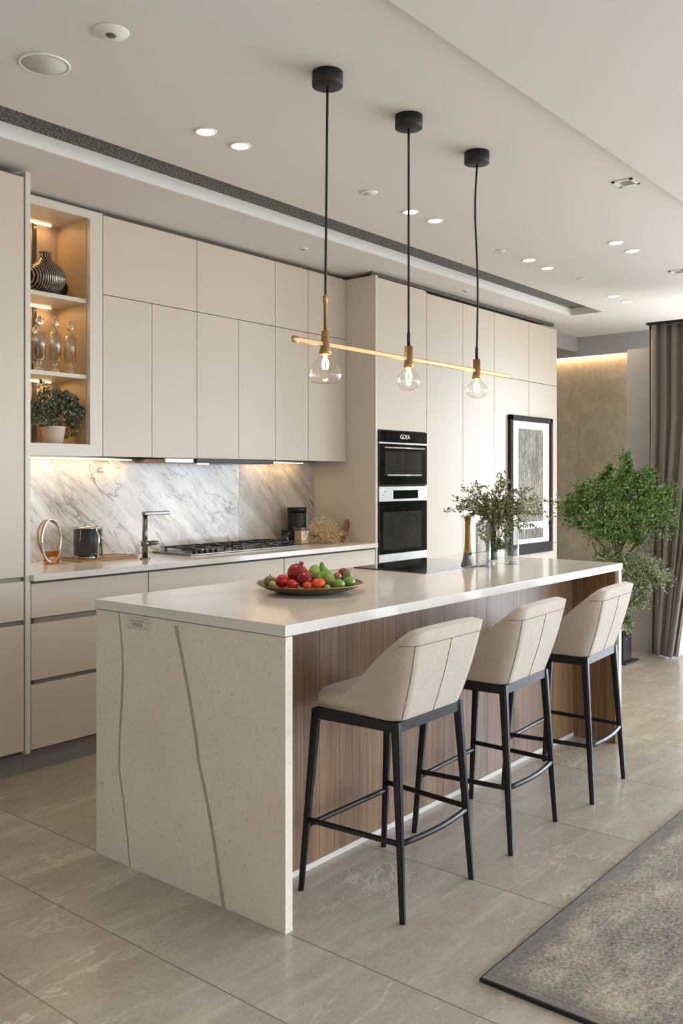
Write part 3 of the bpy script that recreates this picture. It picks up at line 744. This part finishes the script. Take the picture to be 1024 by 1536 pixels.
# ------------------------------------------------------------------ curtain, partition plant
def drape(name, pts_fn, n, z0, z1, mat, parent, taper=.0):
    bm = BM(); NZ = 14; rows = []
    for j in range(NZ+1):
        f = j/NZ; z = z0+(z1-z0)*f
        rows.append([bm.verts.new((*pts_fn(i/n, f), z)) for i in range(n+1)])
    for a, b in zip(rows, rows[1:]):
        for i in range(n): q = bm.faces.new((a[i], a[i+1], b[i+1], b[i])); q.smooth = True
    return obj(name, bm, mat, parent, solid=.002)
ct = thing('curtain', 'heavy taupe pleated curtain hanging floor to ceiling at the right edge', 'curtain', (6.85, 2.35, 0))
def cf(u, f):
    q = min(1, f/.7); y = 2.565-(.195+.265*q)*u
    a = u*2*pi*6.5+1.1*sin(u*7)+.4*sin(f*2.2+u*5)
    amp = .030+.014*sin(u*23)+.008*sin(u*51+f)
    gather = .0
    return (6.85+amp*sin(a)+.008*sin(3*f+u*14)+gather, y+.010*sin(a*2+1)+.012*(1-f)*sin(u*17))
cd = drape('curtain_fabric', cf, 340, .012, 2.515, 'curtain', ct)
rl = thing('curtain_rail', 'thin black curtain rail along the top of the taupe curtain', 'curtain rail', (6.9, 1.9, 2.52))
obj('rail', box(BM(), 6.80, 1.2, 2.518, 7.0, 2.575, 2.534), 'black', rl); obj('hanger', box(BM(), 6.84, 1.3, 2.5345, 6.86, 1.32, CZ-.031), 'black', rl)
sh = thing('sheer_curtain', 'bright white sheer curtain glowing beside the taupe curtain at the right edge', 'curtain', (6.90, 1.7, 0))
def sf(u, f): return (6.955+.018*sin(u*2*pi*14), 2.46-1.2*u+.004*sin(u*60))
drape('curtain_fabric', sf, 240, .012, 2.512, 'sheer', sh)
t = thing('corner_tree', 'tall leafy green indoor tree in a dark pot by the curtain', 'potted tree', (6.45, 2.64, 0))
bx('pot', (6.43, 2.60, 0.002, 6.58, 2.75, .20), 'darkpot', t, .004)
bm = BM(); box(bm, 6.37, 2.56, .0, 6.62, 2.78, .012); obj('saucer', bm, 'darkpot', t)
bx('soil', (6.44, 2.61, .2002, 6.57, 2.74, .214), 'soil', t)
bs = BM(); base = Vector((6.50, 2.67, .20))
def clump(bm, c, R, n, L, W, soft=0, dens=.72):
    for _ in range(n):
        d = Vector((random.gauss(0,1), random.gauss(0,1), random.gauss(0,1))).normalized()
        k = random.random()**(1/3.0); k = dens+(1-dens)*k if random.random() < .6 else k
        if soft: k = min(1.75, abs(random.gauss(0, .62)))
        p = Vector(c)+Vector((d.x*R[0], d.y*R[1], d.z*R[2]))*k
        p += Vector([noise.noise(p*9+Vector((s,0,0))) for s in (0, 9, 21)])*.06
        leaves(bm, [(p, d)], L, W)
def px2(xp, yp, X):   # world point at depth plane X from surveyed bearings
    a = math.atan2(1113, 1360); fx, fy = cos(a), sin(a); rx, ry = sin(a), -cos(a)
    dx = fx+rx*(xp-512)/1360; dy = fy+ry*(xp-512)/1360; k = X/dx
    return Vector((X, dy*k, 1.36-(yp-716)/1360*k))
up = BM()
lobes = [((925,765),62,44), ((885,765),36,34), ((965,762),44,40), ((925,740),56,34), ((950,730),34,30), ((900,735),34,26), ((985,758),26,26), ((935,800),36,26), ((865,755),22,20), ((880,795),26,18), ((935,705),14,18), ((936,690),7,12), ((930,790),46,26), ((912,712),16,14), ((965,716),20,18)]
MP = 6.5/1360*1.0
for (c, rx, ry) in lobes:
    cc = px2(c[0], c[1], 6.45+random.uniform(-.05,.05)); k = 6.75/1360
    for _ in range(3):
        o_ = Vector((random.uniform(-.6,.6)*rx*k, random.uniform(-.6,.6)*rx*k, random.uniform(-.5,.5)*ry*k))
        clump(up, cc+o_, (rx*k*.55, rx*k*.6, ry*k*.55), int(rx*ry*.55)+60, .021, .011, 1, .45)
    mid = (base+cc)/2+Vector((random.uniform(-.05,.05), random.uniform(-.05,.05), .05))
    tube(bs, [base, base+Vector((0,0,.35)), Vector((6.47+random.uniform(-.03,.03), 2.66+random.uniform(-.03,.03), .72)), (mid+cc)/2, cc], [.012,.010,.008,.005,.002], 6)
clump(up, px2(935, 695, 6.45), (.04, .05, .12), 120, .028, .010)
obj('foliage', up, 'leafB', t)['label'] = 'dense bright green upper crown'
lo = BM()
for c, rx, ry, n in (((950,850),46,34,1100), ((975,860),30,28,600), ((920,845),30,24,500), ((955,890),30,26,600), ((942,915),20,22,300), ((938,935),10,18,130), ((905,830),20,16,160), ((985,850),20,24,260)):
    cc = px2(c[0], c[1], 6.42); k = 6.75/1360
    for _ in range(3):
        o_ = Vector((random.uniform(-.4,.4)*rx*k, random.uniform(-.5,.5)*rx*k, random.uniform(-.5,.5)*ry*k))
        clump(lo, cc+o_, (rx*k*.62, rx*k*.62, ry*k*.62), int(n*1.3), .019, .010, 1, .5)
obj('foliage', lo, 'leafC', t)['label'] = 'pale drooping lower foliage'
obj('stem', bs, 'bark', t)

# ------------------------------------------------------------------ island objects
# serving plate with fruit
PC = Vector((2.62, 2.30, .92))
k = .205
tag(obj('serving_plate', lathe(BM(), [(0, .002), (.10, .002), (.13, .006), (.17, .018), (.198, .032), (.205, .037), (.203, .0395), (.194, .036), (.165, .023), (.12, .012), (0, .010)], (PC.x, PC.y, PC.z-.0015), 64), 'antique'), 'wide shallow antique brass plate piled with fruit on the island', 'plate')
# offsets: screen-right direction and depth direction on the island
rt = Vector((.633, -.774, 0)); fw = Vector((.774, .633, 0))
def fruit(name, label, px_, dep, z, r, mat, sx=1, sz=1, nz=.08, stemc=None, tilt=0, cat='fruit', prof=None):
    t = thing(name, label, cat, PC+rt*px_+fw*dep+Vector((0, 0, z-r*sz)), 'fruit on the brass plate')
    c = PC+rt*px_+fw*dep+Vector((0, 0, z))
    bm = BM(); R = Matrix.Rotation(tilt, 3, fw)
    if prof: lathe(bm, [(a*r, b*r) for a, b in prof], (0,0,0), 28)
    else: ball(bm, (0,0,0), r, sx, 1, sz, 3, nz)
    for v in bm.verts: v.co = R @ v.co + c
    obj('flesh', bm, mat, t, sub=0)
    if stemc:
        top = R @ Vector((0, 0, r*sz*.92)); s = BM(); tp = c+top
        if stemc == 'calyx':
            for i in range(6):
                a = i*pi/3; d = R @ Vector((cos(a)*r*.5, sin(a)*r*.5, r*.12))
                vs = [s.verts.new(q) for q in (tp+(R@Vector((cos(a+1.5)*r*.12, sin(a+1.5)*r*.12, 0))), tp+d, tp-(R@Vector((cos(a+1.5)*r*.12, sin(a+1.5)*r*.12, 0))))]
                s.faces.new(vs)
            tube(s, [tp-(R@Vector((0,0,r*.05))), tp+(R@Vector((0,0,r*.4)))], .002, 5); obj('calyx', s, 'green', t)
        else: tube(s, [tp-(R@Vector((0,0,r*.1))), tp+(R@Vector((.003,0,r*.35)))], .002, 5); obj('stalk', s, 'bark', t)
    return t
PEAR = [(0,-.95),(.45,-.9),(.85,-.55),(.95,-.1),(.8,.3),(.5,.65),(.32,1.0),(.24,1.3),(.1,1.45),(0,1.48)]
ROSE = [(0,-.95),(.5,-.85),(.9,-.4),(1,.1),(.85,.55),(.45,.85),(.2,.9),(.26,1.15),(.1,1.05),(0,.95)]
fruit('fig', 'small grey-green fig at the left end of the plate', -.155, .00, .040, .022, 'olivefig', stemc='stalk')
fruit('fig', 'little pale yellow-green fig beside the leftmost grey fig', -.140, -.05, .034, .014, 'lgreen')
fruit('strawberry', 'bright red strawberry right of the leftmost fig', -.105, -.03, .044, .025, 'red', stemc='calyx', tilt=.5, nz=.15)
fruit('pomegranate', 'large deep red pomegranate at the back left of the pile', -.050, .035, .066, .042, 'dred', prof=ROSE, tilt=.35)
fruit('red_apple', 'dark red apple leaning against the pomegranate', -.018, -.02, .048, .032, 'dred', stemc='stalk', nz=.05)
fruit('strawberry', 'flat red strawberry at the front left of the plate', -.062, -.10, .036, .020, 'red', sx=1.5, stemc='calyx', tilt=1.2)
fruit('tomato', 'small orange-red tomato in the front middle of the plate', -.005, -.115, .036, .017, 'orange', sx=1.2)
fruit('tomato', 'larger glossy orange tomato at the front centre', .035, -.10, .040, .024, 'orange', sx=1.25, stemc='calyx')
fruit('lime', 'upright olive-green lime behind the red apple', .018, .06, .062, .028, 'lgreen', sz=1.3)
fruit('pear', 'green pear with its neck up at the top of the pile', .050, .06, .062, .033, 'green', prof=PEAR, tilt=-.15, stemc=None)
fruit('lime', 'dark green lime lying behind the large tomato', .045, .0, .05, .027, 'green', sx=1.3)
fruit('pear', 'pale green pear lying right of the centre', .085, -.02, .046, .030, 'lgreen', prof=PEAR, tilt=1.9)
fruit('walnut', 'brown nut resting on the pale green pear', .105, -.03, .062, .015, 'brown', nz=.2)
fruit('lime', 'small green lime at the front right of the plate', .110, -.075, .036, .022, 'green', sx=1.2)
fruit('lime', 'little pale lime in front between tomato and green lime', .068, -.12, .031, .011, 'lgreen')
fruit('plum', 'grey-red plum at the upper right of the pile', .128, .04, .064, .022, 'dred', sz=1.1)
fruit('fig', 'grey-green fig tucked behind the plum at the right', .142, .03, .056, .022, 'olivefig', sz=1.3)
fruit('lime', 'green lime at the right end of the plate', .150, -.02, .040, .022, 'green', sx=1.2)

def glass_cyl(name, x, y, r, h, label, group=None, z=.9205, water=None):
    t = thing(name, label, 'vase', (x, y, z), group)
    obj('wall', lathe(BM(), [(r*.98, 0), (r, .004), (r, h), (r-.003, h), (r-.003, .012), (0, .012)], (x, y, z), 40, cap=False), 'glass', t)
    obj('base', lathe(BM(), [(0, 0), (r*.97, 0), (r*.97, .010), (0, .010)], (x, y, z), 40), 'glass', t)
    if water: obj('water', lathe(BM(), [(0, .0125), (r-.0035, .0125), (r-.0035, water), (0, water)], (x, y, z), 32), 'water', t)
    return t
glass_cyl('glass_vase', 3.893, 2.285, .037, .215, 'clear cylinder glass vase, left one beside the olive bottle', 'clear glass vases on the island')
glass_cyl('glass_vase', 4.115, 2.36, .036, .20, 'clear glass vase in the middle holding the leafy branches', 'clear glass vases on the island', water=.09)
glass_cyl('glass_vase', 4.108, 2.246, .037, .215, 'clear cylinder glass vase, right one of the three', 'clear glass vases on the island')
t = thing('bottle_vase', 'slender olive-amber glass bottle vase with flared dark base on the island', 'vase', (3.845, 2.345, .9205))
obj('neck', lathe(BM(), [(.019, .07), (.016, .12), (.014, .17), (.014, .24), (.017, .25), (.014, .25), (.011, .24), (.011, .12), (.012, .072)], (3.845, 2.345, .9205), 28, cap=False), 'olive', t)
obj('flared_base', lathe(BM(), [(0, 0), (.036, 0), (.034, .006), (.026, .03), (.021, .055), (.0195, .0695), (0, .0695)], (3.845, 2.345, .9205), 28), 'darksteel', t)
# branches
t = thing('leafy_branches', 'spreading bunch of small-leaved grey-green branches in the middle glass vase', 'branches', (4.115, 2.36, .9335))
st = BM(); lf = BM()
random.seed(11)
VB = Vector((4.115, 2.36, .935))
tips = [(672,765),(684,748),(697,735),(712,728),(728,745),(752,712),(745,735),(770,738),(790,735),(806,748),(832,752),(825,775),(800,790),(785,770),(765,762),(735,770),(715,765),(700,775),(720,785),(745,790),(760,800),(775,790),(735,800),(750,760),(756,725),(808,762),(690,760),(705,750),(780,752),(740,755)]
for i, (tx, ty) in enumerate(tips):
    tip = px2(tx, ty, 4.12+random.uniform(-.12,.12))
    b = VB+Vector((random.uniform(-.02,.02), random.uniform(-.02,.02), 0)); m_ = VB+Vector((random.uniform(-.018,.018), random.uniform(-.018,.018), .205))
    c1 = m_+(tip-m_)*.45+Vector((0,0,.05)); P = []
    for k in range(5): P.append(b+(m_-b)*k/4)
    for k in range(1, 13):
        s = k/12; P.append(m_*(1-s)**2+c1*2*s*(1-s)+tip*s*s)
    tube(st, P, [.0022]*5+[.002-.0013*k/12 for k in range(1, 13)], 5)
    for k in range(6, 17):
        d = (P[min(k+1, 16)]-P[k-1]).normalized()
        nl = 6
        for _ in range(nl):
            p = P[k]+(P[k]-P[k-1])*random.random()+Vector((random.uniform(-1,1), random.uniform(-1,1), random.uniform(-1,1)))*.014
            leaves(lf, [(p, d*.6)], .019, .011)
    # side twigs
    for _ in range(5):
        k = random.randint(7, 15); d = Vector((random.uniform(-1,1), random.uniform(-1,1), random.uniform(-.4,1))).normalized(); e = P[k]+d*random.uniform(.03,.06)
        tube(st, [P[k], e], [.001, .0006], 4)
        for q in range(7): leaves(lf, [(P[k]+(e-P[k])*q/6, d)], .017, .010)
clump(lf, px2(745, 815, 4.12), (.05, .05, .06), 420, .017, .010); clump(lf, px2(748, 790, 4.12), (.09, .09, .06), 600, .017, .010)
obj('stem', st, 'bark', t); obj('foliage', lf, 'leafA', t)

# ------------------------------------------------------------------ back worktop objects
ZC = .9155
t = thing('ring_sculpture', 'twisted oval brass and chrome ring ornament on an amber block at worktop left', 'ornament', (2.655, 4.10, ZC))
bm = BM()
for ph, rr in ((0, .0055), (.9, .0045)):
    tube(bm, [(2.652+(.066)*cos(a)+.006*sin(a*2+ph)+(.012*max(0, -sin(a)))*0, 4.10+.018*sin(a+ph*2), ZC+.118+.105*sin(a)+ph*.004) for a in [2*pi*i/48 for i in range(48)]], rr, 10, closed=True)
obj('ring', bm, 'brass', t)
bx('amber_block', (2.632, 4.085, ZC, 2.70, 4.13, ZC+.065), 'amber', t, .004)
obj('chrome_ring', tube(BM(), [(2.648+.062*cos(a), 4.082+.012*cos(a), ZC+.122+.108*sin(a)) for a in [2*pi*i/48 for i in range(48)]], .004, 8, closed=True), 'chrome', t)
t = thing('tray', 'flat oak tray with brass rim left of the tap', 'tray', (2.99, 4.12, ZC))
bx('board', (2.80, 4.04, ZC, 3.16, 4.22, ZC+.007), 'wood_board', t, .002)
bm = BM(); tube(bm, [(2.80, 4.04, ZC+.013), (3.16, 4.04, ZC+.013), (3.16, 4.22, ZC+.013), (2.80, 4.22, ZC+.013)], .003, 6, closed=True); obj('rim', bm, 'brass', t)
t = thing('coffee_jug', 'black cylindrical coffee jug with glass sleeve and chrome handle on the tray', 'jug', (2.90, 4.13, ZC+.0075))
zz = ZC+.0075
obj('body', lathe(BM(), [(0, .02), (.07, .02), (.073, .025), (.073, .155), (.07, .16), (0, .16)], (2.90, 4.13, zz), 40), 'jugblack', t)
obj('glass_sleeve', lathe(BM(), [(.078, 0), (.078, .165), (.080, .165), (.080, 0)], (2.90, 4.13, zz), 40, cap=False), 'sleeve', t)
obj('lid', lathe(BM(), [(0, 0), (.081, 0), (.081, .006), (.02, .008), (.012, .018), (0, .02)], (2.90, 4.13, zz+.1655), 40), 'chrome', t)
obj('foot', lathe(BM(), [(0, 0), (.05, 0), (.05, .019), (0, .019)], (2.90, 4.13, zz), 30), 'chrome', t)
bm = BM(); tube(bm, [(2.895, 4.047, zz+.015), (2.895, 4.028, zz+.03), (2.895, 4.026, zz+.13), (2.895, 4.046, zz+.162)], .006, 8); tube(bm, [(2.93, 4.045, zz+.02), (2.93, 4.043, zz+.11), (2.915, 4.040, zz+.125)], .003, 6)
obj('handle', bm, 'chrome', t)
t = thing('kitchen_tap', 'tall square-necked grey metal tap standing on the worktop', 'tap', (3.14, 3.95, ZC))
obj('base', lathe(BM(), [(0, 0), (.028, 0), (.028, .006), (.02, .01), (0, .01)], (3.14, 3.95, ZC), 28), 'darksteel', t)
obj('neck', lathe(BM(), [(0, 0), (.016, 0), (.014, .24), (0, .24)], (3.14, 3.95, ZC+.0105), 24), 'darksteel', t)
bx('spout', (3.122, 3.928, ZC+.238, 3.30, 3.956, ZC+.258), 'darksteel', t, .004)
obj('collar', lathe(BM(), [(0, 0), (.022, 0), (.022, .03), (0, .03)], (3.14, 3.95, ZC+.07), 24), 'darksteel', t)
obj('lever', tube(BM(), [(3.16, 3.945, ZC+.085), (3.20, 3.935, ZC+.085), (3.215, 3.93, ZC+.088)], [.014, .013, .009], 12), 'darksteel', t)
# gas hob
t = thing('gas_hob', 'stainless steel gas hob with black pan supports set on the back worktop', 'hob', (3.92, 4.0, ZC))
bx('tray', (3.42, 3.90, ZC, 4.36, 4.24, ZC+.010), 'darksteel', t, .003)
for i, x in enumerate((3.50, 3.53, 3.56, 3.59, 3.62)):
    if i < 5: obj('knob', lathe(BM(), [(0, 0), (.011, 0), (.010, .018), (0, .018)], (x+.012*i-.03, 3.925, ZC+.0105), 16), 'black', t)
for gx in (3.50, 3.80, 4.10):
    bm = BM(); z = ZC+.028
    for yy in (3.96, 4.09, 4.215): box(bm, gx, yy-.004, z, gx+.25, yy+.004, z+.008)
    for xx in (gx, gx+.121, gx+.242): box(bm, xx, 3.956, z-.0005, xx+.008, 4.219, z+.0075)
    for xx in (gx+.002, gx+.242):
        for yy in (3.962, 4.213): box(bm, xx, yy-.004, ZC+.0105, xx+.006, yy+.004, z)
    obj('pan_support', bm, 'mattblack', t)
    for yy in (4.025, 4.155): obj('burner', lathe(BM(), [(0, 0), (.04, 0), (.036, .008), (.026, .010), (.024, .014), (0, .014)], (gx+.125, yy, ZC+.0105), 28), 'darksteel', t)
# right hand group
t = thing('canister', 'tall black glass canister with pale vertical stripe at the right of the worktop', 'canister', (4.60, 4.18, ZC))
obj('body', lathe(BM(), [(0, 0), (.062, 0), (.064, .004), (.064, .20), (.06, .205), (0, .205)], (4.615, 4.17, ZC), 36), 'jugblack', t)
obj('lid', lathe(BM(), [(0, 0), (.065, 0), (.065, .03), (.062, .034), (0, .034)], (4.615, 4.17, ZC+.2055), 36), 'black', t)
t = thing('spice_jar', 'small black jar left of the tall black canister', 'jar', (4.47, 4.14, ZC))
obj('body', lathe(BM(), [(0, 0), (.034, 0), (.036, .006), (.036, .075), (.03, .08), (0, .08)], (4.47, 4.14, ZC), 28), 'bglass', t)
obj('lid', lathe(BM(), [(0, 0), (.031, 0), (.031, .012), (0, .012)], (4.47, 4.14, ZC+.0805), 28), 'black', t)
t = thing('storage_jar', 'square glass jar with straw-coloured contents in front of the canister', 'jar', (4.51, 4.03, ZC))
bx('glass_body', (4.47, 4.0, ZC, 4.555, 4.07, ZC+.10), 'glass', t, .004); bx('contents', (4.474, 4.004, ZC+.004, 4.551, 4.066, ZC+.085), 'straw', t, .004)
bx('lid', (4.468, 3.998, ZC+.1005, 4.557, 4.072, ZC+.112), 'glass', t, .002)
t = thing('dried_twigs', 'tangle of dry straw-coloured twigs and curled vines lying on the worktop', 'dried twigs', (4.72, 3.98, ZC))
tw = BM(); random.seed(5)
for _ in range(230):
    c = Vector((4.60+random.random()*.20, 3.93+random.random()*.10, ZC+.010+random.random()**1.6*.075)); d = Vector((random.uniform(-1,1), random.uniform(-.5,.5), random.uniform(-.1,1))).normalized()
    P = [c+d*.022*k+Vector((sin(k*2+c.x*99), cos(k*1.7+c.y*99), sin(k*2.4)))*.009 for k in range(5)]
    for p in P: p.z = max(p.z, ZC+.004)
    tube(tw, P, .0021, 4)
for _ in range(18):
    c = Vector((4.56+random.random()*.24, 3.96, ZC+.07+random.random()*.045)); r = random.uniform(.025,.05); ph = random.random()*6
    tube(tw, [c+Vector((r*1.5*cos(ph+k*.5), .02*sin(k*.7), r*sin(ph+k*.5)+.02)) for k in range(9)], .0017, 5)
obj('twig_bundle', tw, 'straw', t)
t = thing('wooden_paddle', 'brown wooden paddle leaning behind the dry twigs against the oven tower', 'board', (4.88, 3.90, ZC))
bm = BM(); lathe(bm, [(0, 0), (.022, .003), (.030, .04), (.036, .10), (.030, .145), (0, .165)], (0,0,0), 24, 1, .25)
Rm = Matrix.Rotation(radians(24), 3, 'Y')
for v in bm.verts: v.co = Rm @ v.co + Vector((4.832, 3.95, ZC+.003))
obj('blade', bm, 'darkwood', t)

# ------------------------------------------------------------------ niche objects
t = thing('ribbed_vase', 'round dark ribbed metallic vase with narrow neck on the top niche shelf', 'vase', (2.60, 4.12, 2.2855))
obj('body', lathe(BM(), [(0, 0), (.045, .0), (.085, .03), (.105, .075), (.098, .115), (.06, .15), (.03, .172), (.024, .195), (.03, .21), (.022, .21), (.018, .19), (0, .18)], (2.60, 4.06, 2.2855), 48, 1, 1), 'ribbed', t, sub=1)
obj('rim', lathe(BM(), [(.024, .205), (.032, .207), (.032, .213), (.024, .214)], (2.60, 4.06, 2.2855), 32, cap=False), 'brass', t)
tag(obj('dark_plate', lathe(BM(), [(0, 0), (.068, .0), (.070, .003), (.068, .008), (0, .006)], (0, 0, 0), 36), 'black'), 'dark round dish standing on edge behind the ribbed vase', 'dish')
dp = bpy.data.objects['dark_plate']; dp.rotation_euler = (radians(80), 0, radians(-15)); dp.location = (2.727, 4.175, 2.2855+.0705)
for i, (x, y, h, lab) in enumerate(((2.566, 4.06, .285, 'front left clear glass decanter on the middle niche shelf'), (2.60, 4.15, .25, 'shorter clear glass decanter behind, half hidden by the front left one'), (2.655, 4.06, .29, 'tallest clear glass decanter, in the middle of the front row on the shelf'), (2.743, 4.06, .28, 'clear glass decanter standing apart at the right of the niche shelf'))):
    t = thing('decanter', lab, 'decanter', (x, y, 1.8925), 'glass decanters in the niche'); r = .031; z = 1.8925
    obj('foot', lathe(BM(), [(0, 0), (r, 0), (r*.9, .012), (r*.35, .02), (r*.3, .045), (r*.6, .06), (0, .06)], (x, y, z), 8), 'crystal', t)
    obj('body', lathe(BM(), [(0, .0605), (r, .062), (r, h*.68), (r*.5, h*.74), (r*.4, h*.78), (r*.55, h*.8), (r*.3, h*.8), (0, h*.79)], (x, y, z), 24), 'glass', t)
    obj('liner', lathe(BM(), [(0, .066), (r*.84, .067), (r*.84, h*.66), (r*.4, h*.72)], (x, y, z), 24, cap=False), 'glass', t)
    obj('stopper', lathe(BM(), [(0, h*.802), (r*.35, h*.81), (r*.65, h*.87), (r*.6, h*.93), (r*.2, h*.97), (0, h)], (x, y, z), 8), 'crystal', t)
t = thing('potted_plant', 'bushy small-leaved plant in a pale pot at the bottom of the niche', 'potted plant', (2.66, 4.10, 1.5305))
obj('pot', lathe(BM(), [(0, 0), (.046, 0), (.060, .085), (.062, .09), (.056, .09), (.05, .075), (0, .075)], (2.665, 4.09, 1.5305), 36), 'pot', t)
pl2 = BM(); ss = BM(); random.seed(3)
for c, R, n in (((2.60,4.07,1.68),(.10,.06,.075),700), ((2.70,4.08,1.66),(.10,.06,.07),700), ((2.64,4.06,1.73),(.09,.06,.05),400), ((2.77,4.08,1.685),(.05,.05,.045),260), ((2.72,4.07,1.74),(.06,.05,.045),260), ((2.60,4.09,1.79),(.02,.02,.05),60)):
    clump(pl2, c, R, n, .020, .012)
for v in pl2.verts:
    v.co.x = min(max(v.co.x, 2.36), 2.80); v.co.y = max(min(v.co.y, 4.235), 3.985)
for i in range(14):
    a = i*.9; e = Vector((2.665+.09*cos(a), 4.09+.045*sin(a), 1.70)); tube(ss, [(2.665, 4.09, 1.607), (2.665+.03*cos(a), 4.09+.02*sin(a), 1.64), e], .0015, 4)
for i in range(12): tube(ss, [(2.70+i*.004, 4.13, 1.532), (2.705+i*.006, 4.12, 1.66)], .0013, 4)
obj('foliage', pl2, 'leafD', t); obj('stem', ss, 'leafC', t)

# ------------------------------------------------------------------ world and window light
W = bpy.data.worlds.new('sky'); S.world = W; W.use_nodes = True; nt = W.node_tree; nt.nodes.clear()
wo = nt.nodes.new('ShaderNodeOutputWorld'); bg = nt.nodes.new('ShaderNodeBackground'); tc = nt.nodes.new('ShaderNodeTexCoord'); sx_ = nt.nodes.new('ShaderNodeSeparateXYZ'); cr = nt.nodes.new('ShaderNodeValToRGB')
nt.links.new(tc.outputs['Generated'], sx_.inputs[0]); mr = nt.nodes.new('ShaderNodeMapRange'); mr.inputs[1].default_value = -.3; mr.inputs[2].default_value = .6
nt.links.new(sx_.outputs[2], mr.inputs[0]); nt.links.new(mr.outputs[0], cr.inputs[0])
e = cr.color_ramp.elements; e[0].position = .1; e[0].color = (.42,.42,.40,1); e[1].position = .5; e[1].color = (.77,.87,1,1)
mr2 = nt.nodes.new('ShaderNodeMapRange'); mr2.inputs[1].default_value = .35; mr2.inputs[2].default_value = 1; mr2.inputs[3].default_value = 1.05; mr2.inputs[4].default_value = 5.0
nt.links.new(sx_.outputs[0], mr2.inputs[0]); vm = nt.nodes.new('ShaderNodeVectorMath'); vm.operation = 'SCALE'
nt.links.new(cr.outputs[0], vm.inputs[0]); nt.links.new(mr2.outputs[0], vm.inputs['Scale']); nt.links.new(vm.outputs[0], bg.inputs[0])
bg.inputs[1].default_value = 8.5; nt.links.new(bg.outputs[0], wo.inputs[0])
def portal(loc, rot, sx, sy):
    o = light('window_portal', 'AREA', loc, 1, (1,1,1), rot, shape='RECTANGLE', size=sx, size_y=sy); o.data.cycles.is_portal = True
portal((4.3, YF+.02, 1.3), (radians(90), 0, 0), 7.4, 2.55)
portal((XR-.02, -.225, 1.3), (0, radians(90), 0), 2.55, 5.95)

# ------------------------------------------------------------------ camera
cam = bpy.data.cameras.new('camera'); co = bpy.data.objects.new('camera', cam); COL.objects.link(co)
yaw = math.atan2(1625-512, 1360)
co.location = (0, 0, 1.36); co.rotation_euler = (radians(90), 0, yaw-radians(90))
cam.sensor_fit = 'VERTICAL'; cam.sensor_height = 24; cam.sensor_width = 16; cam.lens = 1360/1536*24; cam.shift_y = -52/1536
cam.clip_start = .05
S.camera = co
S.view_settings.view_transform = 'Standard'; S.view_settings.look = 'None'; S.view_settings.gamma = 1; S.view_settings.use_curve_mapping = False
S.view_settings.exposure = -0.8
